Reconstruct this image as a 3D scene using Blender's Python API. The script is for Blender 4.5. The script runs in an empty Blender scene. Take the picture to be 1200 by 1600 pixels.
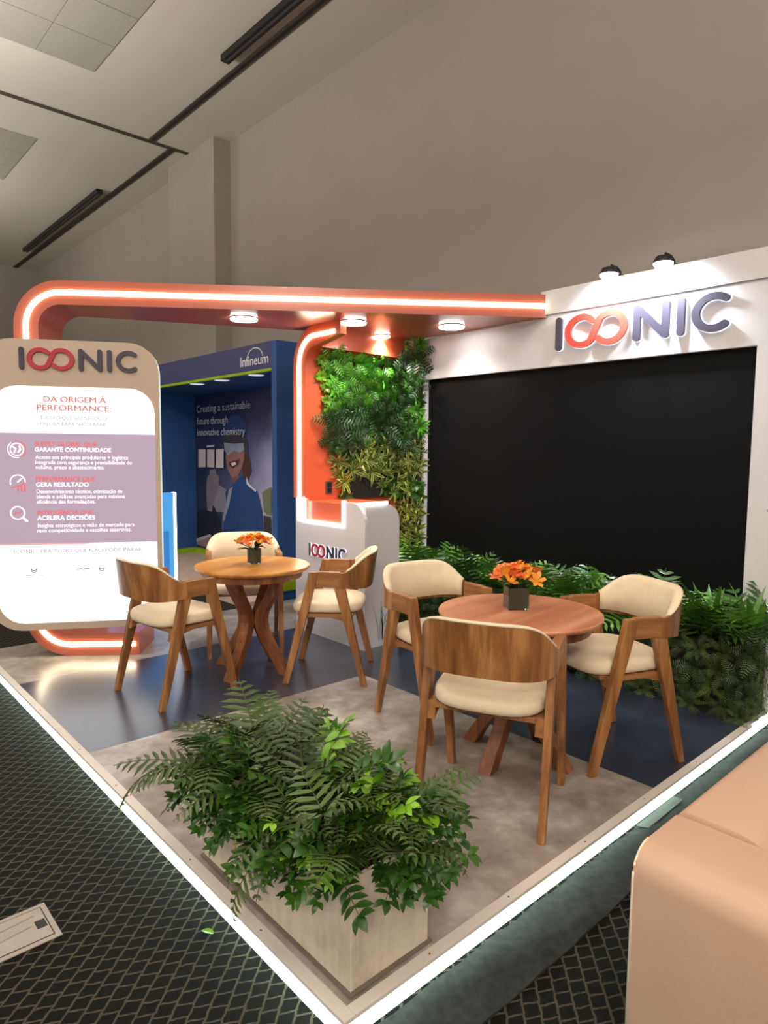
import bpy, bmesh, math, random
from mathutils import Matrix, Vector
random.seed(7)
SC = bpy.context.scene
COL = SC.collection
R = math.radians
PH = 0.08          # height of the exhibition platform above the carpet

# ------------------------------------------------------------------ camera
F_PX, PITCH, ROLL, YAW = 1037.5, 0.0892346, 0.00960987, 0.7391456
def _w(v):
    return Vector((v[0]*math.cos(YAW)+v[1]*math.sin(YAW), -v[0]*math.sin(YAW)+v[1]*math.cos(YAW), v[2]))
_f = Vector((0, math.cos(PITCH), -math.sin(PITCH))); _r0 = Vector((1, 0, 0)); _u0 = Vector((0, math.sin(PITCH), math.cos(PITCH)))
_r = math.cos(ROLL)*_r0 + math.sin(ROLL)*_u0; _u = -math.sin(ROLL)*_r0 + math.cos(ROLL)*_u0
fw, rt, up = _w(_f), _w(_r), _w(_u)
cam_d = bpy.data.cameras.new('camera'); cam = bpy.data.objects.new('camera', cam_d); COL.objects.link(cam)
cam_d.sensor_fit = 'HORIZONTAL'; cam_d.sensor_width = 36.0; cam_d.lens = F_PX*36.0/1200.0
cam_d.clip_start = 0.05; cam_d.clip_end = 200
cam.matrix_world = Matrix(((rt.x, up.x, -fw.x, -1.064), (rt.y, up.y, -fw.y, -1.306), (rt.z, up.z, -fw.z, 1.63), (0, 0, 0, 1)))
SC.camera = cam

# ------------------------------------------------------------------ world, hall lamps and added fill, exposure
wd = bpy.data.worlds.new('hall_ambience'); SC.world = wd; wd.use_nodes = True
wb = wd.node_tree.nodes['Background']; wb.inputs[0].default_value = (1.0, 0.94, 0.87, 1); wb.inputs[1].default_value = 0.80
def area(name, loc, size, power, col, rot=(0, 0, 0)):
    d = bpy.data.lights.new(name, 'AREA'); d.shape = 'RECTANGLE'; d.size = size[0]; d.size_y = size[1]; d.energy = power; d.color = col
    o = bpy.data.objects.new(name, d); COL.objects.link(o); o.location = loc; o.rotation_euler = rot
    return o
area('hall_lamp_and_fill', (0.3, -3.0, 5.9), (2.5, 2.5), 125, (1.0, 0.84, 0.70))
area('hall_lamp_and_fill', (-5.5, -5.5, 5.9), (2.5, 2.5), 700, (1.0, 0.88, 0.76))  # fill added far behind the camera to light the planter's front faces
area('hall_lamp_and_fill', (-3.5, 3.0, 5.9), (2.5, 2.5), 110, (1.0, 0.90, 0.80))
for uy in (0.0, 6.0, 12.0):      # unseen uplights added to brighten the ceiling
    area('added_uplight', (-1.6, uy, 3.9), (1.6, 1.6), 270, (1.0, 0.97, 0.90), (math.pi, 0, 0))
SC.view_settings.view_transform = 'Standard'; SC.view_settings.look = 'None'
SC.view_settings.gamma = 1.0; SC.view_settings.use_curve_mapping = False
SC.view_settings.exposure = 0.2
SC.cycles.use_denoising = True
SC.cycles.max_bounces = 8; SC.cycles.diffuse_bounces = 4; SC.cycles.glossy_bounces = 4
SC.cycles.sample_clamp_indirect = 6.0

# ------------------------------------------------------------------ materials
def lin(c):
    return tuple((x/12.92 if x <= 0.04045 else ((x+0.055)/1.055)**2.4) for x in [v/255.0 for v in c])
class NT:
    def __init__(s, name):
        s.m = bpy.data.materials.new(name); s.m.use_nodes = True; s.t = s.m.node_tree
        s.b = s.t.nodes['Principled BSDF']; s.coord = None
    def n(s, typ, **kw):
        x = s.t.nodes.new(typ)
        for k, v in kw.items(): setattr(x, k, v)
        return x
    def l(s, a, b): s.t.links.new(a, b)
    def obj(s, scale=(1, 1, 1), rot=(0, 0, 0)):
        c = s.n('ShaderNodeTexCoord'); mp = s.n('ShaderNodeMapping'); mp.inputs['Scale'].default_value = scale; mp.inputs['Rotation'].default_value = rot
        s.l(c.outputs['Object'], mp.inputs['Vector']); return mp.outputs['Vector']
    def noise(s, vec, scale, detail=4, rough=0.55):
        x = s.n('ShaderNodeTexNoise'); x.inputs['Scale'].default_value = scale; x.inputs['Detail'].default_value = detail; x.inputs['Roughness'].default_value = rough
        s.l(vec, x.inputs['Vector']); return x.outputs['Fac']
    def ramp(s, fac, stops):
        x = s.n('ShaderNodeValToRGB'); e = x.color_ramp.elements
        while len(e) < len(stops): e.new(0.5)
        for i, (p, c) in enumerate(stops): e[i].position = p; e[i].color = (*c, 1)
        s.l(fac, x.inputs['Fac']); return x.outputs['Color']
    def math(s, op, a, b=None):
        x = s.n('ShaderNodeMath', operation=op)
        for i, v in enumerate((a, b)):
            if v is None: continue
            if isinstance(v, (int, float)): x.inputs[i].default_value = v
            else: s.l(v, x.inputs[i])
        return x.outputs[0]
    def bump(s, h, strength, dist=0.01):
        x = s.n('ShaderNodeBump'); x.inputs['Strength'].default_value = strength; x.inputs['Distance'].default_value = dist
        s.l(h, x.inputs['Height']); s.l(x.outputs[0], s.b.inputs['Normal'])
    def base(s, c):
        if isinstance(c, tuple): s.b.inputs['Base Color'].default_value = (*c, 1)
        else: s.l(c, s.b.inputs['Base Color'])
    def set(s, **kw):
        for k, v in kw.items(): s.b.inputs[k.replace('_', ' ')].default_value = v
        return s
def mottled(name, c, rough=0.6, var=0.08, scale=6, bump=0.0, bscale=80, **kw):
    t = NT(name); a = lin(c); v = t.obj()
    col = t.ramp(t.noise(v, scale), [(0.3, tuple(x*(1-var) for x in a)), (0.7, tuple(min(1, x*(1+var)) for x in a))])
    t.base(col); t.set(Roughness=rough, **kw)
    if bump: t.bump(t.noise(v, bscale, 3), bump, 0.004)
    return t.m
def emit(name, c, strength):
    t = NT(name); t.base((0, 0, 0)); t.b.inputs['Emission Color'].default_value = (*c, 1); t.b.inputs['Emission Strength'].default_value = strength
    t.set(Roughness=0.6); return t.m
def wood(name, c0, c1, c2, axis='y', rough=0.38, sc=1.0):
    t = NT(name)
    s = {'x': (1.5, 22, 22), 'y': (22, 1.5, 22), 'z': (22, 22, 1.5)}[axis]
    v = t.obj(tuple(k*sc for k in s)); n1 = t.noise(v, 1.0, 5, 0.6)
    v2 = t.obj(tuple(k*sc*0.25 for k in s)); n2 = t.noise(v2, 1.3, 3)
    f = t.math('ADD', t.math('MULTIPLY', n1, 0.6), t.math('MULTIPLY', n2, 0.4))
    t.base(t.ramp(f, [(0.34, lin(c0)), (0.5, lin(c1)), (0.66, lin(c2))])); t.set(Roughness=rough); t.bump(n1, 0.06, 0.002)
    return t.m
M = {}
M['wall'] = mottled('taupe_wall_paint', (157, 147, 138), 0.8, 0.03, 1.5)
M['ceil'] = mottled('cream_ceiling_paint', (203, 196, 180), 0.85, 0.02, 1.2)
M['groove'] = mottled('dark_ceiling_groove', (70, 62, 52), 0.8)
M['tile'] = mottled('ceiling_tile', (160, 155, 142), 0.9, 0.06, 30, 0.15, 200)
M['black_metal'] = mottled('black_metal', (18, 18, 18), 0.5)
M['white'] = mottled('white_laminate', (208, 204, 207), 0.42, 0.02, 2)
M['trim'] = mottled('white_edging', (205, 196, 188), 0.5, 0.03, 8)
M['orange'] = mottled('orange_lacquer', (208, 94, 60), 0.28, 0.02, 2)
M['orange'].node_tree.nodes['Principled BSDF'].inputs['Coat Weight'].default_value = 0.3
M['coral'] = mottled('coral_lacquer', (188, 98, 76), 0.25, 0.02, 2, Coat_Weight=0.3)
M['screen'] = mottled('black_led_screen', (9, 9, 10), 0.55, 0.1, 3, Specular_IOR_Level=0.12)
M['navyblue'] = mottled('blue_booth_panel', (42, 88, 152), 0.55, 0.04, 2)
M['indigo'] = mottled('indigo_fascia', (66, 70, 116), 0.55, 0.03, 2)
M['lime'] = mottled('lime_trim', (152, 186, 20), 0.5)
M['beige_floor'] = mottled('beige_booth_floor', (196, 172, 150), 0.6, 0.05, 3)
M['letter_dark'] = mottled('dark_plum_letter', (58, 50, 66), 0.45)
M['letter_red'] = mottled('red_letter', (226, 60, 46), 0.4)
M['letter_red2'] = mottled('deep_red_letter', (176, 36, 46), 0.4)
M['letter_edge'] = emit('letter_back_glow', (0.80, 0.90, 1.0), 1.6)
M['plum_frame'] = mottled('warm_greige_totem_frame', (190, 168, 148), 0.5, 0.02, 3)
M['side_glow'] = emit('totem_side_light', (0.80, 0.92, 0.84), 0.75)
M['led_warm'] = emit('warm_white_led', (1.0, 0.88, 0.58), 11.0)
M['led_green'] = emit('cool_green_white_led', (0.74, 1.0, 0.86), 7.5)
M['led_white'] = emit('white_led', (1.0, 0.97, 0.95), 6.0)
M['lens'] = emit('downlight_lens', (1.0, 0.98, 0.92), 20.0)
M['lens_cool'] = emit('spotlight_lens', (0.82, 0.93, 1.0), 30.0)
M['lens_dim'] = emit('dim_downlight_lens', (0.85, 0.88, 0.95), 0.62)
M['scr_white'] = emit('lit_screen_white', (1.0, 0.99, 0.985), 1.5)
M['scr_purple'] = emit('lit_screen_mauve', lin((190, 164, 180)), 0.87)
M['scr_text_w'] = emit('lit_text_white', (1, 1, 1), 1.25)
M['scr_text_r'] = emit('lit_text_red', lin((224, 112, 96)), 0.87)
M['scr_text_p'] = emit('lit_text_coral', lin((250, 100, 100)), 0.87)
M['scr_text_g'] = emit('lit_text_grey', lin((136, 134, 142)), 0.87)
M['scr_line'] = emit('lit_coral_line', lin((250, 176, 176)), 0.87)
M['blue_lit'] = emit('lit_blue_panel', lin((74, 158, 224)), 0.95)
M['blue_lit_dark'] = emit('lit_blue_inset', lin((48, 128, 200)), 0.9)
M['socket'] = mottled('grey_socket_plastic', (70, 66, 70), 0.5)
M['cream'] = mottled('cream_fabric', (226, 206, 176), 0.85, 0.05, 14, 0.25, 260, Sheen_Weight=0.25)
M['leather'] = mottled('peach_leatherette', (192, 158, 134), 0.48, 0.03, 5, 0.10, 220)
M['piping'] = mottled('pale_piping', (232, 214, 190), 0.5)
M['wood_y'] = wood('chair_wood', (94, 58, 32), (142, 94, 54), (184, 132, 80), 'z')
M['wood_back'] = wood('chair_veneer', (92, 54, 28), (146, 96, 54), (198, 146, 90), 'z', 0.32, 0.9)
M['wood_arm'] = wood('arm_wood', (104, 66, 38), (152, 102, 60), (184, 132, 82), 'y')
M['wood_top1'] = wood('honey_tabletop', (160, 100, 40), (194, 132, 62), (214, 158, 88), 'x', 0.3, 0.5)
M['wood_top2'] = wood('reddish_tabletop', (176, 106, 76), (204, 136, 102), (222, 162, 128), 'x', 0.3, 0.5)
M['wood_leg'] = wood('table_wood', (92, 50, 26), (128, 76, 42), (156, 98, 56), 'z')
M['concrete'] = None
t = NT('planter_concrete'); v = t.obj(); n1 = t.noise(v, 5, 6, 0.65); v2 = t.obj((26, 26, 2)); n2 = t.noise(v2, 1, 4)
t.base(t.ramp(t.math('ADD', t.math('MULTIPLY', n1, .7), t.math('MULTIPLY', n2, .3)), [(0.28, lin((172, 158, 138))), (0.5, lin((214, 202, 180))), (0.72, lin((230, 220, 202)))]))
t.set(Roughness=0.7); t.bump(n1, 0.12, 0.004); M['concrete'] = t.m
M['plate'] = mottled('grey_base_band', (112, 102, 92), 0.7)
t = NT('pale_cement_vinyl'); v = t.obj(); n1 = t.noise(v, 2.6, 6, 0.6); n2 = t.noise(v, 14, 4)
t.base(t.ramp(t.math('ADD', t.math('MULTIPLY', n1, .75), t.math('MULTIPLY', n2, .25)), [(0.32, lin((104, 94, 86))), (0.5, lin((148, 138, 130))), (0.68, lin((192, 186, 180)))]))
t.set(Roughness=0.34, Coat_Weight=0.3, Coat_Roughness=0.25); t.bump(n2, 0.03, 0.003); M['vinyl_light'] = t.m
t = NT('navy_vinyl'); v = t.obj(); n1 = t.noise(v, 3, 5)
t.base(t.ramp(n1, [(0.3, lin((40, 45, 60))), (0.7, lin((54, 60, 78)))])); t.set(Roughness=0.30, Coat_Weight=0.6, Coat_Roughness=0.22); M['vinyl_dark'] = t.m
t = NT('grey_felt'); v = t.obj(); n1 = t.noise(v, 30, 5)
t.base(t.ramp(n1, [(0.3, lin((22, 24, 24))), (0.7, lin((42, 45, 44)))])); t.set(Roughness=0.95); t.bump(n1, 0.3, 0.004); M['felt'] = t.m
M['felt_pale'] = mottled('pale_grey_felt', (92, 100, 96), 0.9)
# carpet: pale ogee net on near-black pile
t = NT('net_pattern_carpet'); v = t.obj((1, 1, 1), (0, 0, R(47))); nz = t.n('ShaderNodeTexNoise'); nz.inputs['Scale'].default_value = 38; nz.inputs['Detail'].default_value = 2
t.l(v, nz.inputs['Vector']); ad = t.n('ShaderNodeVectorMath', operation='MULTIPLY_ADD'); t.l(nz.outputs['Color'], ad.inputs[0]); ad.inputs[1].default_value = (.011, .011, 0); t.l(v, ad.inputs[2])
sx = t.n('ShaderNodeSeparateXYZ'); t.l(ad.outputs[0], sx.inputs[0])
fu = t.math('FRACT', t.math('DIVIDE', sx.outputs[0], 0.051))
fv = t.math('FRACT', t.math('SUBTRACT', t.math('DIVIDE', sx.outputs[1], 0.050), t.math('MULTIPLY', fu, 0.36)))
def gridline(f):
    d = t.math('ABSOLUTE', t.math('SUBTRACT', f, 0.5)); q = t.n('ShaderNodeMapRange', interpolation_type='SMOOTHSTEP')
    t.l(d, q.inputs[0]); q.inputs[1].default_value = 0.405; q.inputs[2].default_value = 0.465; return q.outputs[0]
mkk = t.math('MAXIMUM', gridline(fu), gridline(fv))
sp = t.noise(v, 420, 2, 0.6); mask = t.math('MULTIPLY', mkk, t.math('MULTIPLY', t.math('SUBTRACT', sp, 0.28), 2.6))
mix = t.n('ShaderNodeMix', data_type='RGBA'); mix.clamp_factor = True; t.l(mask, mix.inputs[0]); mix.inputs[6].default_value = (*lin((9, 8, 7)), 1); mix.inputs[7].default_value = (*lin((96, 88, 76)), 1)
t.base(mix.outputs[2]); t.set(Roughness=0.95, Specular_IOR_Level=0.2); t.bump(t.noise(v, 500, 2), 0.6, 0.004); M['carpet'] = t.m
def leafmat(name, c, rough=0.4, var=0.35):
    t = NT(name); oi = t.n('ShaderNodeObjectInfo'); a = lin(c)
    col = t.ramp(oi.outputs['Random'], [(0.0, tuple(x*(1-var) for x in a)), (0.6, a), (1.0, (min(1, a[0]*(1+var*1.2)), min(1, a[1]*(1+var)), a[2]))])
    t.base(col); t.set(Roughness=rough, Subsurface_Weight=0.0)
    t.b.inputs['Transmission Weight'].default_value = 0.0
    return t.m
M['fern'] = leafmat('fern_green', (56, 80, 28))
M['leaf'] = leafmat('glossy_leaf_green', (46, 84, 24), 0.3)
M['leaf_bed'] = leafmat('bed_leaf_green', (84, 128, 46), 0.32)
M['leaf_bright'] = leafmat('young_leaf_green', (110, 160, 40), 0.35)
M['fern_wall'] = leafmat('bright_wall_fern', (76, 146, 34), 0.45)
M['fern_dark'] = leafmat('dark_wall_fern', (34, 66, 26), 0.45)
M['moss'] = leafmat('olive_moss_fern', (74, 100, 30), 0.5)
M['var_mid'] = leafmat('variegated_leaf_centre', (64, 104, 36), 0.4)
M['var_edge'] = leafmat('variegated_leaf_margin', (186, 190, 104), 0.4)
M['fern_yellow'] = leafmat('yellowing_frond', (206, 160, 40), 0.5, 0.1)
M['stem'] = mottled('brown_green_stem', (74, 74, 36), 0.7)
M['soil'] = mottled('dark_soil', (30, 24, 18), 0.95)
M['petal'] = leafmat('orange_petal', (246, 162, 52), 0.5, 0.25)
M['petal2'] = leafmat('coral_petal', (240, 124, 56), 0.5, 0.25)
t = NT('vase_glass'); t.base((0.9, 0.95, 0.9)); t.set(Roughness=0.03, Transmission_Weight=1.0, IOR=1.45); M['glass'] = t.m
M['vase_in'] = mottled('wet_leaf_wrap', (56, 64, 32), 0.4, 0.2, 40)
M['steel'] = mottled('brushed_floor_box_lid', (166, 155, 147), 0.42, 0.08, 12, Metallic=0.4)
M['scratch'] = mottled('scuffed_grey', (136, 122, 112), 0.6)
M['print_grey'] = mottled('printed_grey_grass', (150, 158, 160), 0.6)

# ------------------------------------------------------------------ geometry helpers
class G:
    """collects vertices and faces of ONE mesh"""
    def __init__(s): s.v = []; s.f = []; s.mi = []
    def add(s, vs, fs, mi=0):
        o = len(s.v); s.v += [tuple(x) for x in vs]; s.f += [tuple(i+o for i in f) for f in fs]; s.mi += [mi]*len(fs); return s
    def box(s, x0, x1, y0, y1, z0, z1, mi=0):
        return s.hexa([(x0, y0, z0), (x1, y0, z0), (x1, y1, z0), (x0, y1, z0)], [(x0, y0, z1), (x1, y0, z1), (x1, y1, z1), (x0, y1, z1)], mi)
    def hexa(s, a, b, mi=0):
        return s.add(list(a)+list(b), [(3, 2, 1, 0), (4, 5, 6, 7), (0, 1, 5, 4), (1, 2, 6, 5), (2, 3, 7, 6), (3, 0, 4, 7)], mi)
    def prism(s, pts, fn, mi=0):
        """polygon pts (2D, any winding) extruded: fn(p, k) -> 3D for k = 0 / 1"""
        n = len(pts); vs = [fn(p, 0) for p in pts]+[fn(p, 1) for p in pts]
        fs = [tuple(range(n-1, -1, -1)), tuple(range(n, 2*n))]+[(i, (i+1) % n, (i+1) % n+n, i+n) for i in range(n)]
        return s.add(vs, fs, mi)
    def loft(s, rings, closed=True, caps=True, mi=0):
        n = len(rings[0]); vs = [p for r in rings for p in r]; fs = []
        for j in range(len(rings)-1):
            for i in range(n if closed else n-1):
                fs.append((j*n+i, j*n+(i+1) % n, (j+1)*n+(i+1) % n, (j+1)*n+i))
        if caps and closed: fs += [tuple(range(n-1, -1, -1)), tuple(range((len(rings)-1)*n, len(rings)*n))]
        return s.add(vs, fs, mi)
    def lathe(s, prof, c=(0, 0), n=32, mi=0):
        rings = [[(c[0]+r*math.cos(2*math.pi*k/n), c[1]+r*math.sin(2*math.pi*k/n), z) for k in range(n)] for r, z in prof]
        return s.loft(rings, mi=mi)
    def tube(s, path, rad, n=8, mi=0):
        rings = []
        for i, p in enumerate(path):
            p = Vector(p); a = Vector(path[max(0, i-1)]); b = Vector(path[min(len(path)-1, i+1)]); d = (b-a).normalized()
            u = d.cross(Vector((0, 0, 1)) if abs(d.z) < .95 else Vector((1, 0, 0))).normalized(); w = u.cross(d)
            r = rad[i] if isinstance(rad, (list, tuple)) else rad
            rings.append([p+r*(math.cos(2*math.pi*k/n)*u+math.sin(2*math.pi*k/n)*w) for k in range(n)])
        return s.loft(rings, mi=mi)
    def mesh(s, name, mats, smooth=False, bevel=0.0, auto=None):
        me = bpy.data.meshes.new(name); me.from_pydata(s.v, [], s.f)
        for m in (mats if isinstance(mats, (list, tuple)) else [mats]): me.materials.append(m)
        if len(me.materials) > 1: me.polygons.foreach_set('material_index', s.mi)
        bm = bmesh.new(); bm.from_mesh(me); bmesh.ops.recalc_face_normals(bm, faces=bm.faces)
        if bevel: bmesh.ops.bevel(bm, geom=[e for e in bm.edges if e.is_manifold and e.calc_face_angle(0) > 0.5], offset=bevel, segments=2, affect='EDGES', profile=0.6, clamp_overlap=True)
        if auto is not None:
            for f in bm.faces: f.smooth = True
            for e in bm.edges: e.smooth = e.calc_face_angle(0) < auto
        elif smooth:
            for f in bm.faces: f.smooth = True
        bm.to_mesh(me); bm.free(); return me
def link(name, data, parent=None, loc=None, rot=None):
    o = bpy.data.objects.new(name, data); COL.objects.link(o)
    if parent: o.parent = parent
    if loc is not None: o.location = loc
    if rot is not None: o.rotation_euler = rot
    return o
def tag(o, label=None, cat=None, group=None, kind=None):
    if label: o['label'] = label
    if cat: o['category'] = cat
    if group: o['group'] = group
    if kind: o['kind'] = kind
    return o
def thing(name, label, cat, loc=(0, 0, 0), rz=0, group=None):
    o = link(name, None, None, loc, (0, 0, rz)); o.empty_display_size = 0.1
    return tag(o, label, cat, group)
def part(name, g, mat, parent=None, smooth=False, bevel=0.0, auto=None, world=False):
    """world=True: vertices were given in scene coordinates, parent (unrotated) sits at its own location"""
    me = g.mesh(name, mat, smooth, bevel, auto); o = link(name, me, parent)
    if world and parent:
        p = parent; off = Vector((0, 0, 0))
        while p: off += Vector(p.location); p = p.parent
        me.transform(Matrix.Translation(-off))
    return o
def single(name, g, mat, label, cat, group=None, base=None, **kw):
    me = g.mesh(name, mat, **kw); o = link(name, me)
    if base: me.transform(Matrix.Translation(-Vector(base))); o.location = base
    return tag(o, label, cat, group)
def structure(name, g, mat, **kw):
    return tag(link(name, g.mesh(name, mat, **kw)), kind='structure')
def copy_tree(o, parent=None):
    c = o.copy(); COL.objects.link(c); c.parent = parent
    for ch in list(o.children): copy_tree(ch, c)
    return c
def text_mesh(name, s, mat, width=None, cap=None, spacing=1.0, bold=0.0):
    cu = bpy.data.curves.new(name, 'FONT'); cu.body = s; cu.size = 1.0; cu.space_character = spacing; cu.resolution_u = 3
    o = bpy.data.objects.new(name, cu); COL.objects.link(o); dg = bpy.context.evaluated_depsgraph_get(); dg.update()
    me = bpy.data.meshes.new_from_object(o.evaluated_get(dg)); COL.objects.unlink(o); bpy.data.objects.remove(o); bpy.data.curves.remove(cu)
    xs = [v.co.x for v in me.vertices]; x0, x1 = min(xs), max(xs)
    sx = width/(x1-x0) if width else 1; sy = (cap/0.70) if cap else sx
    for v in me.vertices: v.co = ((v.co.x-x0)*sx, v.co.y*sy, 0)
    if bold:        # a second, slightly shifted copy of the outline thickens the strokes
        bm = bmesh.new(); bm.from_mesh(me); d = bmesh.ops.duplicate(bm, geom=bm.verts[:]+bm.edges[:]+bm.faces[:])
        for e in d['geom']:
            if isinstance(e, bmesh.types.BMVert): e.co += Vector((bold*sy, bold*sy*.5, .0001))
        bm.to_mesh(me); bm.free()
    me.materials.clear(); me.materials.append(mat); me.name = name
    return me
def put_text(name, s, mat, parent, origin, ux, width, cap, spacing=1.0, bold=0.0):
    """origin/ux in the parent's space; text runs along ux with z up"""
    me = text_mesh(name, s, mat, width, cap, spacing, bold); ux = Vector(ux); uy = Vector((0, 0, 1)); n = ux.cross(uy)
    mt = Matrix.Identity(4)
    for i in range(3): mt[i][0] = ux[i]; mt[i][1] = uy[i]; mt[i][2] = n[i]; mt[i][3] = origin[i]
    me.transform(mt); return link(name, me, parent)

# ================================================================== THE HALL
ZC = 6.07
structure('floor', G().add([(-14, -12, 0), (4.0, -12, 0), (4.0, 18, 0), (-14, 18, 0)], [(0, 1, 2, 3)]), M['carpet'])
structure('wall_right', G().box(4.0, 4.2, -12, 17.2, 0, ZC), M['wall'])
structure('wall_back', G().box(-14, 4.2, 17.2, 17.4, 0, ZC), M['wall'])
structure('wall_pilaster', G().box(3.735, 4.0, 7.62, 9.10, 0, ZC), M['wall'])
ce = structure('ceiling', G().box(-14, 4.2, -12, 17.4, ZC, ZC+.2), M['ceil'])
def ceil_part(name, x0, x1, y0, y1, mat, drop=0.004):
    return part(name, G().box(x0, x1, y0, y1, ZC-drop, ZC-0.0005), mat, ce)
ceil_part('groove', 3.10, 3.20, -6, 8.40, M['groove'], 0.012); ceil_part('groove', 3.135, 3.165, -6, 8.40, M['black_metal'], 0.016)
ceil_part('groove', 3.44, 3.54, 8.40, 17.2, M['groove'], 0.012); ceil_part('groove', 3.475, 3.505, 8.40, 17.2, M['black_metal'], 0.016)
ceil_part('groove', -6, 3.72, 8.36, 8.44, M['groove'], 0.011)
for y0, nx, ny in ((3.2, 5, 6), (9.45, 4, 3)):
    for i in range(nx):
        for j in range(ny):
            x1 = 1.93-i*0.635; ya = y0+j*0.655 if y0 < 5 else y0+j*0.655
            ceil_part('ceiling_tile', x1-.628, x1, ya, ya+.647, M['tile'], 0.010)
for y0, y1, x in ((2.2, 5.80, 2.91), (10.73, 15.37, 3.25)):
    d = thing('air_diffuser', 'long black slot air diffuser %s' % ('in the ceiling near the top edge of view' if y0 < 5 else 'in the far ceiling above the lit totem'), 'air vent', (x, (y0+y1)/2, ZC-.05), group='slot diffusers in the ceiling')
    part('diffuser_body', G().box(-.05, .05, -(y1-y0)/2, (y1-y0)/2, -.02, .05), M['black_metal'], d)
    part('slot', G().box(-.012, .012, -(y1-y0)/2+.03, (y1-y0)/2-.03, -.024, -.018), M['socket'], d)

# ================================================================== PLATFORM
PX, PY = 3.46, 4.44
pf = structure('floor_platform', G().box(0.012, PX, 0.012, PY, 0.0, PH-0.006), M['white'])
part('vinyl_panel', G().box(.036, 1.885, .036, 2.13, PH-.006, PH), M['vinyl_light'], pf)
part('vinyl_panel', G().box(1.885, PX, .036, 2.13, PH-.006, PH), M['vinyl_dark'], pf)
part('vinyl_panel', G().box(.036, PX, 2.13, 3.47, PH-.006, PH), M['vinyl_dark'], pf)
part('vinyl_panel', G().box(.036, PX, 3.47, PY, PH-.006, PH), M['vinyl_light'], pf)
for i, g in enumerate((G().box(-.004, .036, -.004, PY, PH-.012, PH+.003), G().box(.036, 3.02, -.004, .036, PH-.012, PH+.003))):
    o = structure('trim_%d' % (i+1), g, M['trim'], bevel=.002)
    k = 0
    for q in ((0.45, 0.95, 1.7, 2.2, 2.9) if i == 0 else (0.35, 0.75, 1.25, 1.75, 2.3)):
        c = (.014, q) if i == 0 else (q, .016)
        part('screw', G().lathe([(.0035, PH+.003), (.003, PH+.0045)], c, 8), M['socket'], o)
part('led_strip', G().box(-.006, .013, 0.0, PY, .018, .066), M['led_green'], pf, bevel=.004)
part('led_strip', G().box(0.0, 3.40, -.006, .013, .018, .066), M['led_green'], pf, bevel=.004)

# grey felt runner lying on the carpet beside the platform
g = G(); nx, ny = 60, 6; rows = []
for i in range(nx+1):
    x = .02+i*(3.2/nx); row = []
    for j in range(ny+1):
        yy = -.0066-(.190+.012*math.sin(x*2.1))*j/ny; w = 0.006+0.010*max(0, math.sin(x*5.2+yy*16))*max(0, math.sin(j/ny*math.pi))+0.004*math.sin(x*23+j)
        row.append((x, yy, max(.003, w)))
    rows.append(row)
g.loft(rows, closed=False, caps=False)
g.loft([[(p[0], p[1], .0008) for p in r] for r in rows], closed=False, caps=False)
single('felt_runner', g, M['felt'], 'strip of dark grey felt lying on the carpet along the lit platform edge', 'mat', smooth=True)
single('felt_offcut', G().hexa([(1.62, -.012, .016), (1.99, -.014, .02), (2.0, -.05, .012), (1.65, -.055, .012)], [(1.62, -.012, .020), (1.99, -.014, .024), (2.0, -.05, .016), (1.65, -.055, .016)]), M['felt_pale'], 'pale offcut lying on the grey felt against the lit platform edge', 'fabric scrap')

# ================================================================== BOOTH WALL WITH SCREEN
XW = 3.35
SY0, SY1, SZ0, SZ1 = .20, 2.99, .70, 2.30
wl = structure('wall_booth', G().box(XW, XW+.12, -1.4, SY0, 0, 2.69).box(XW, XW+.12, SY1, 3.50, PH, 2.66).box(XW, XW+.12, SY0, SY1, PH, SZ0).box(XW, XW+.12, SY0, 1.755, SZ1, 2.69).box(XW, XW+.12, 1.755, SY1, SZ1, 2.66), M['white'])
part('fascia', G().box(XW-.016, XW+.12, -1.4, 1.755, 2.69, 2.868), M['white'], wl)
sc = thing('video_wall_screen', 'large black switched-off video wall screen set into the white booth wall', 'screen', (XW+.06, (SY0+SY1)/2, SZ0))
part('screen_panel', G().box(XW+.04, XW+.09, SY0+.004, SY1-.004, SZ0+.004, SZ1-.004), M['screen'], sc, world=True)
g = G().box(XW+.002, XW+.05, SY0, SY0+.004, SZ0, SZ1).box(XW+.002, XW+.05, SY1-.004, SY1, SZ0, SZ1).box(XW+.002, XW+.05, SY0, SY1, SZ1-.004, SZ1).box(XW+.002, XW+.05, SY0, SY1, SZ0, SZ0+.004)
part('screen_surround', g, M['white'], sc, world=True)

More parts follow.
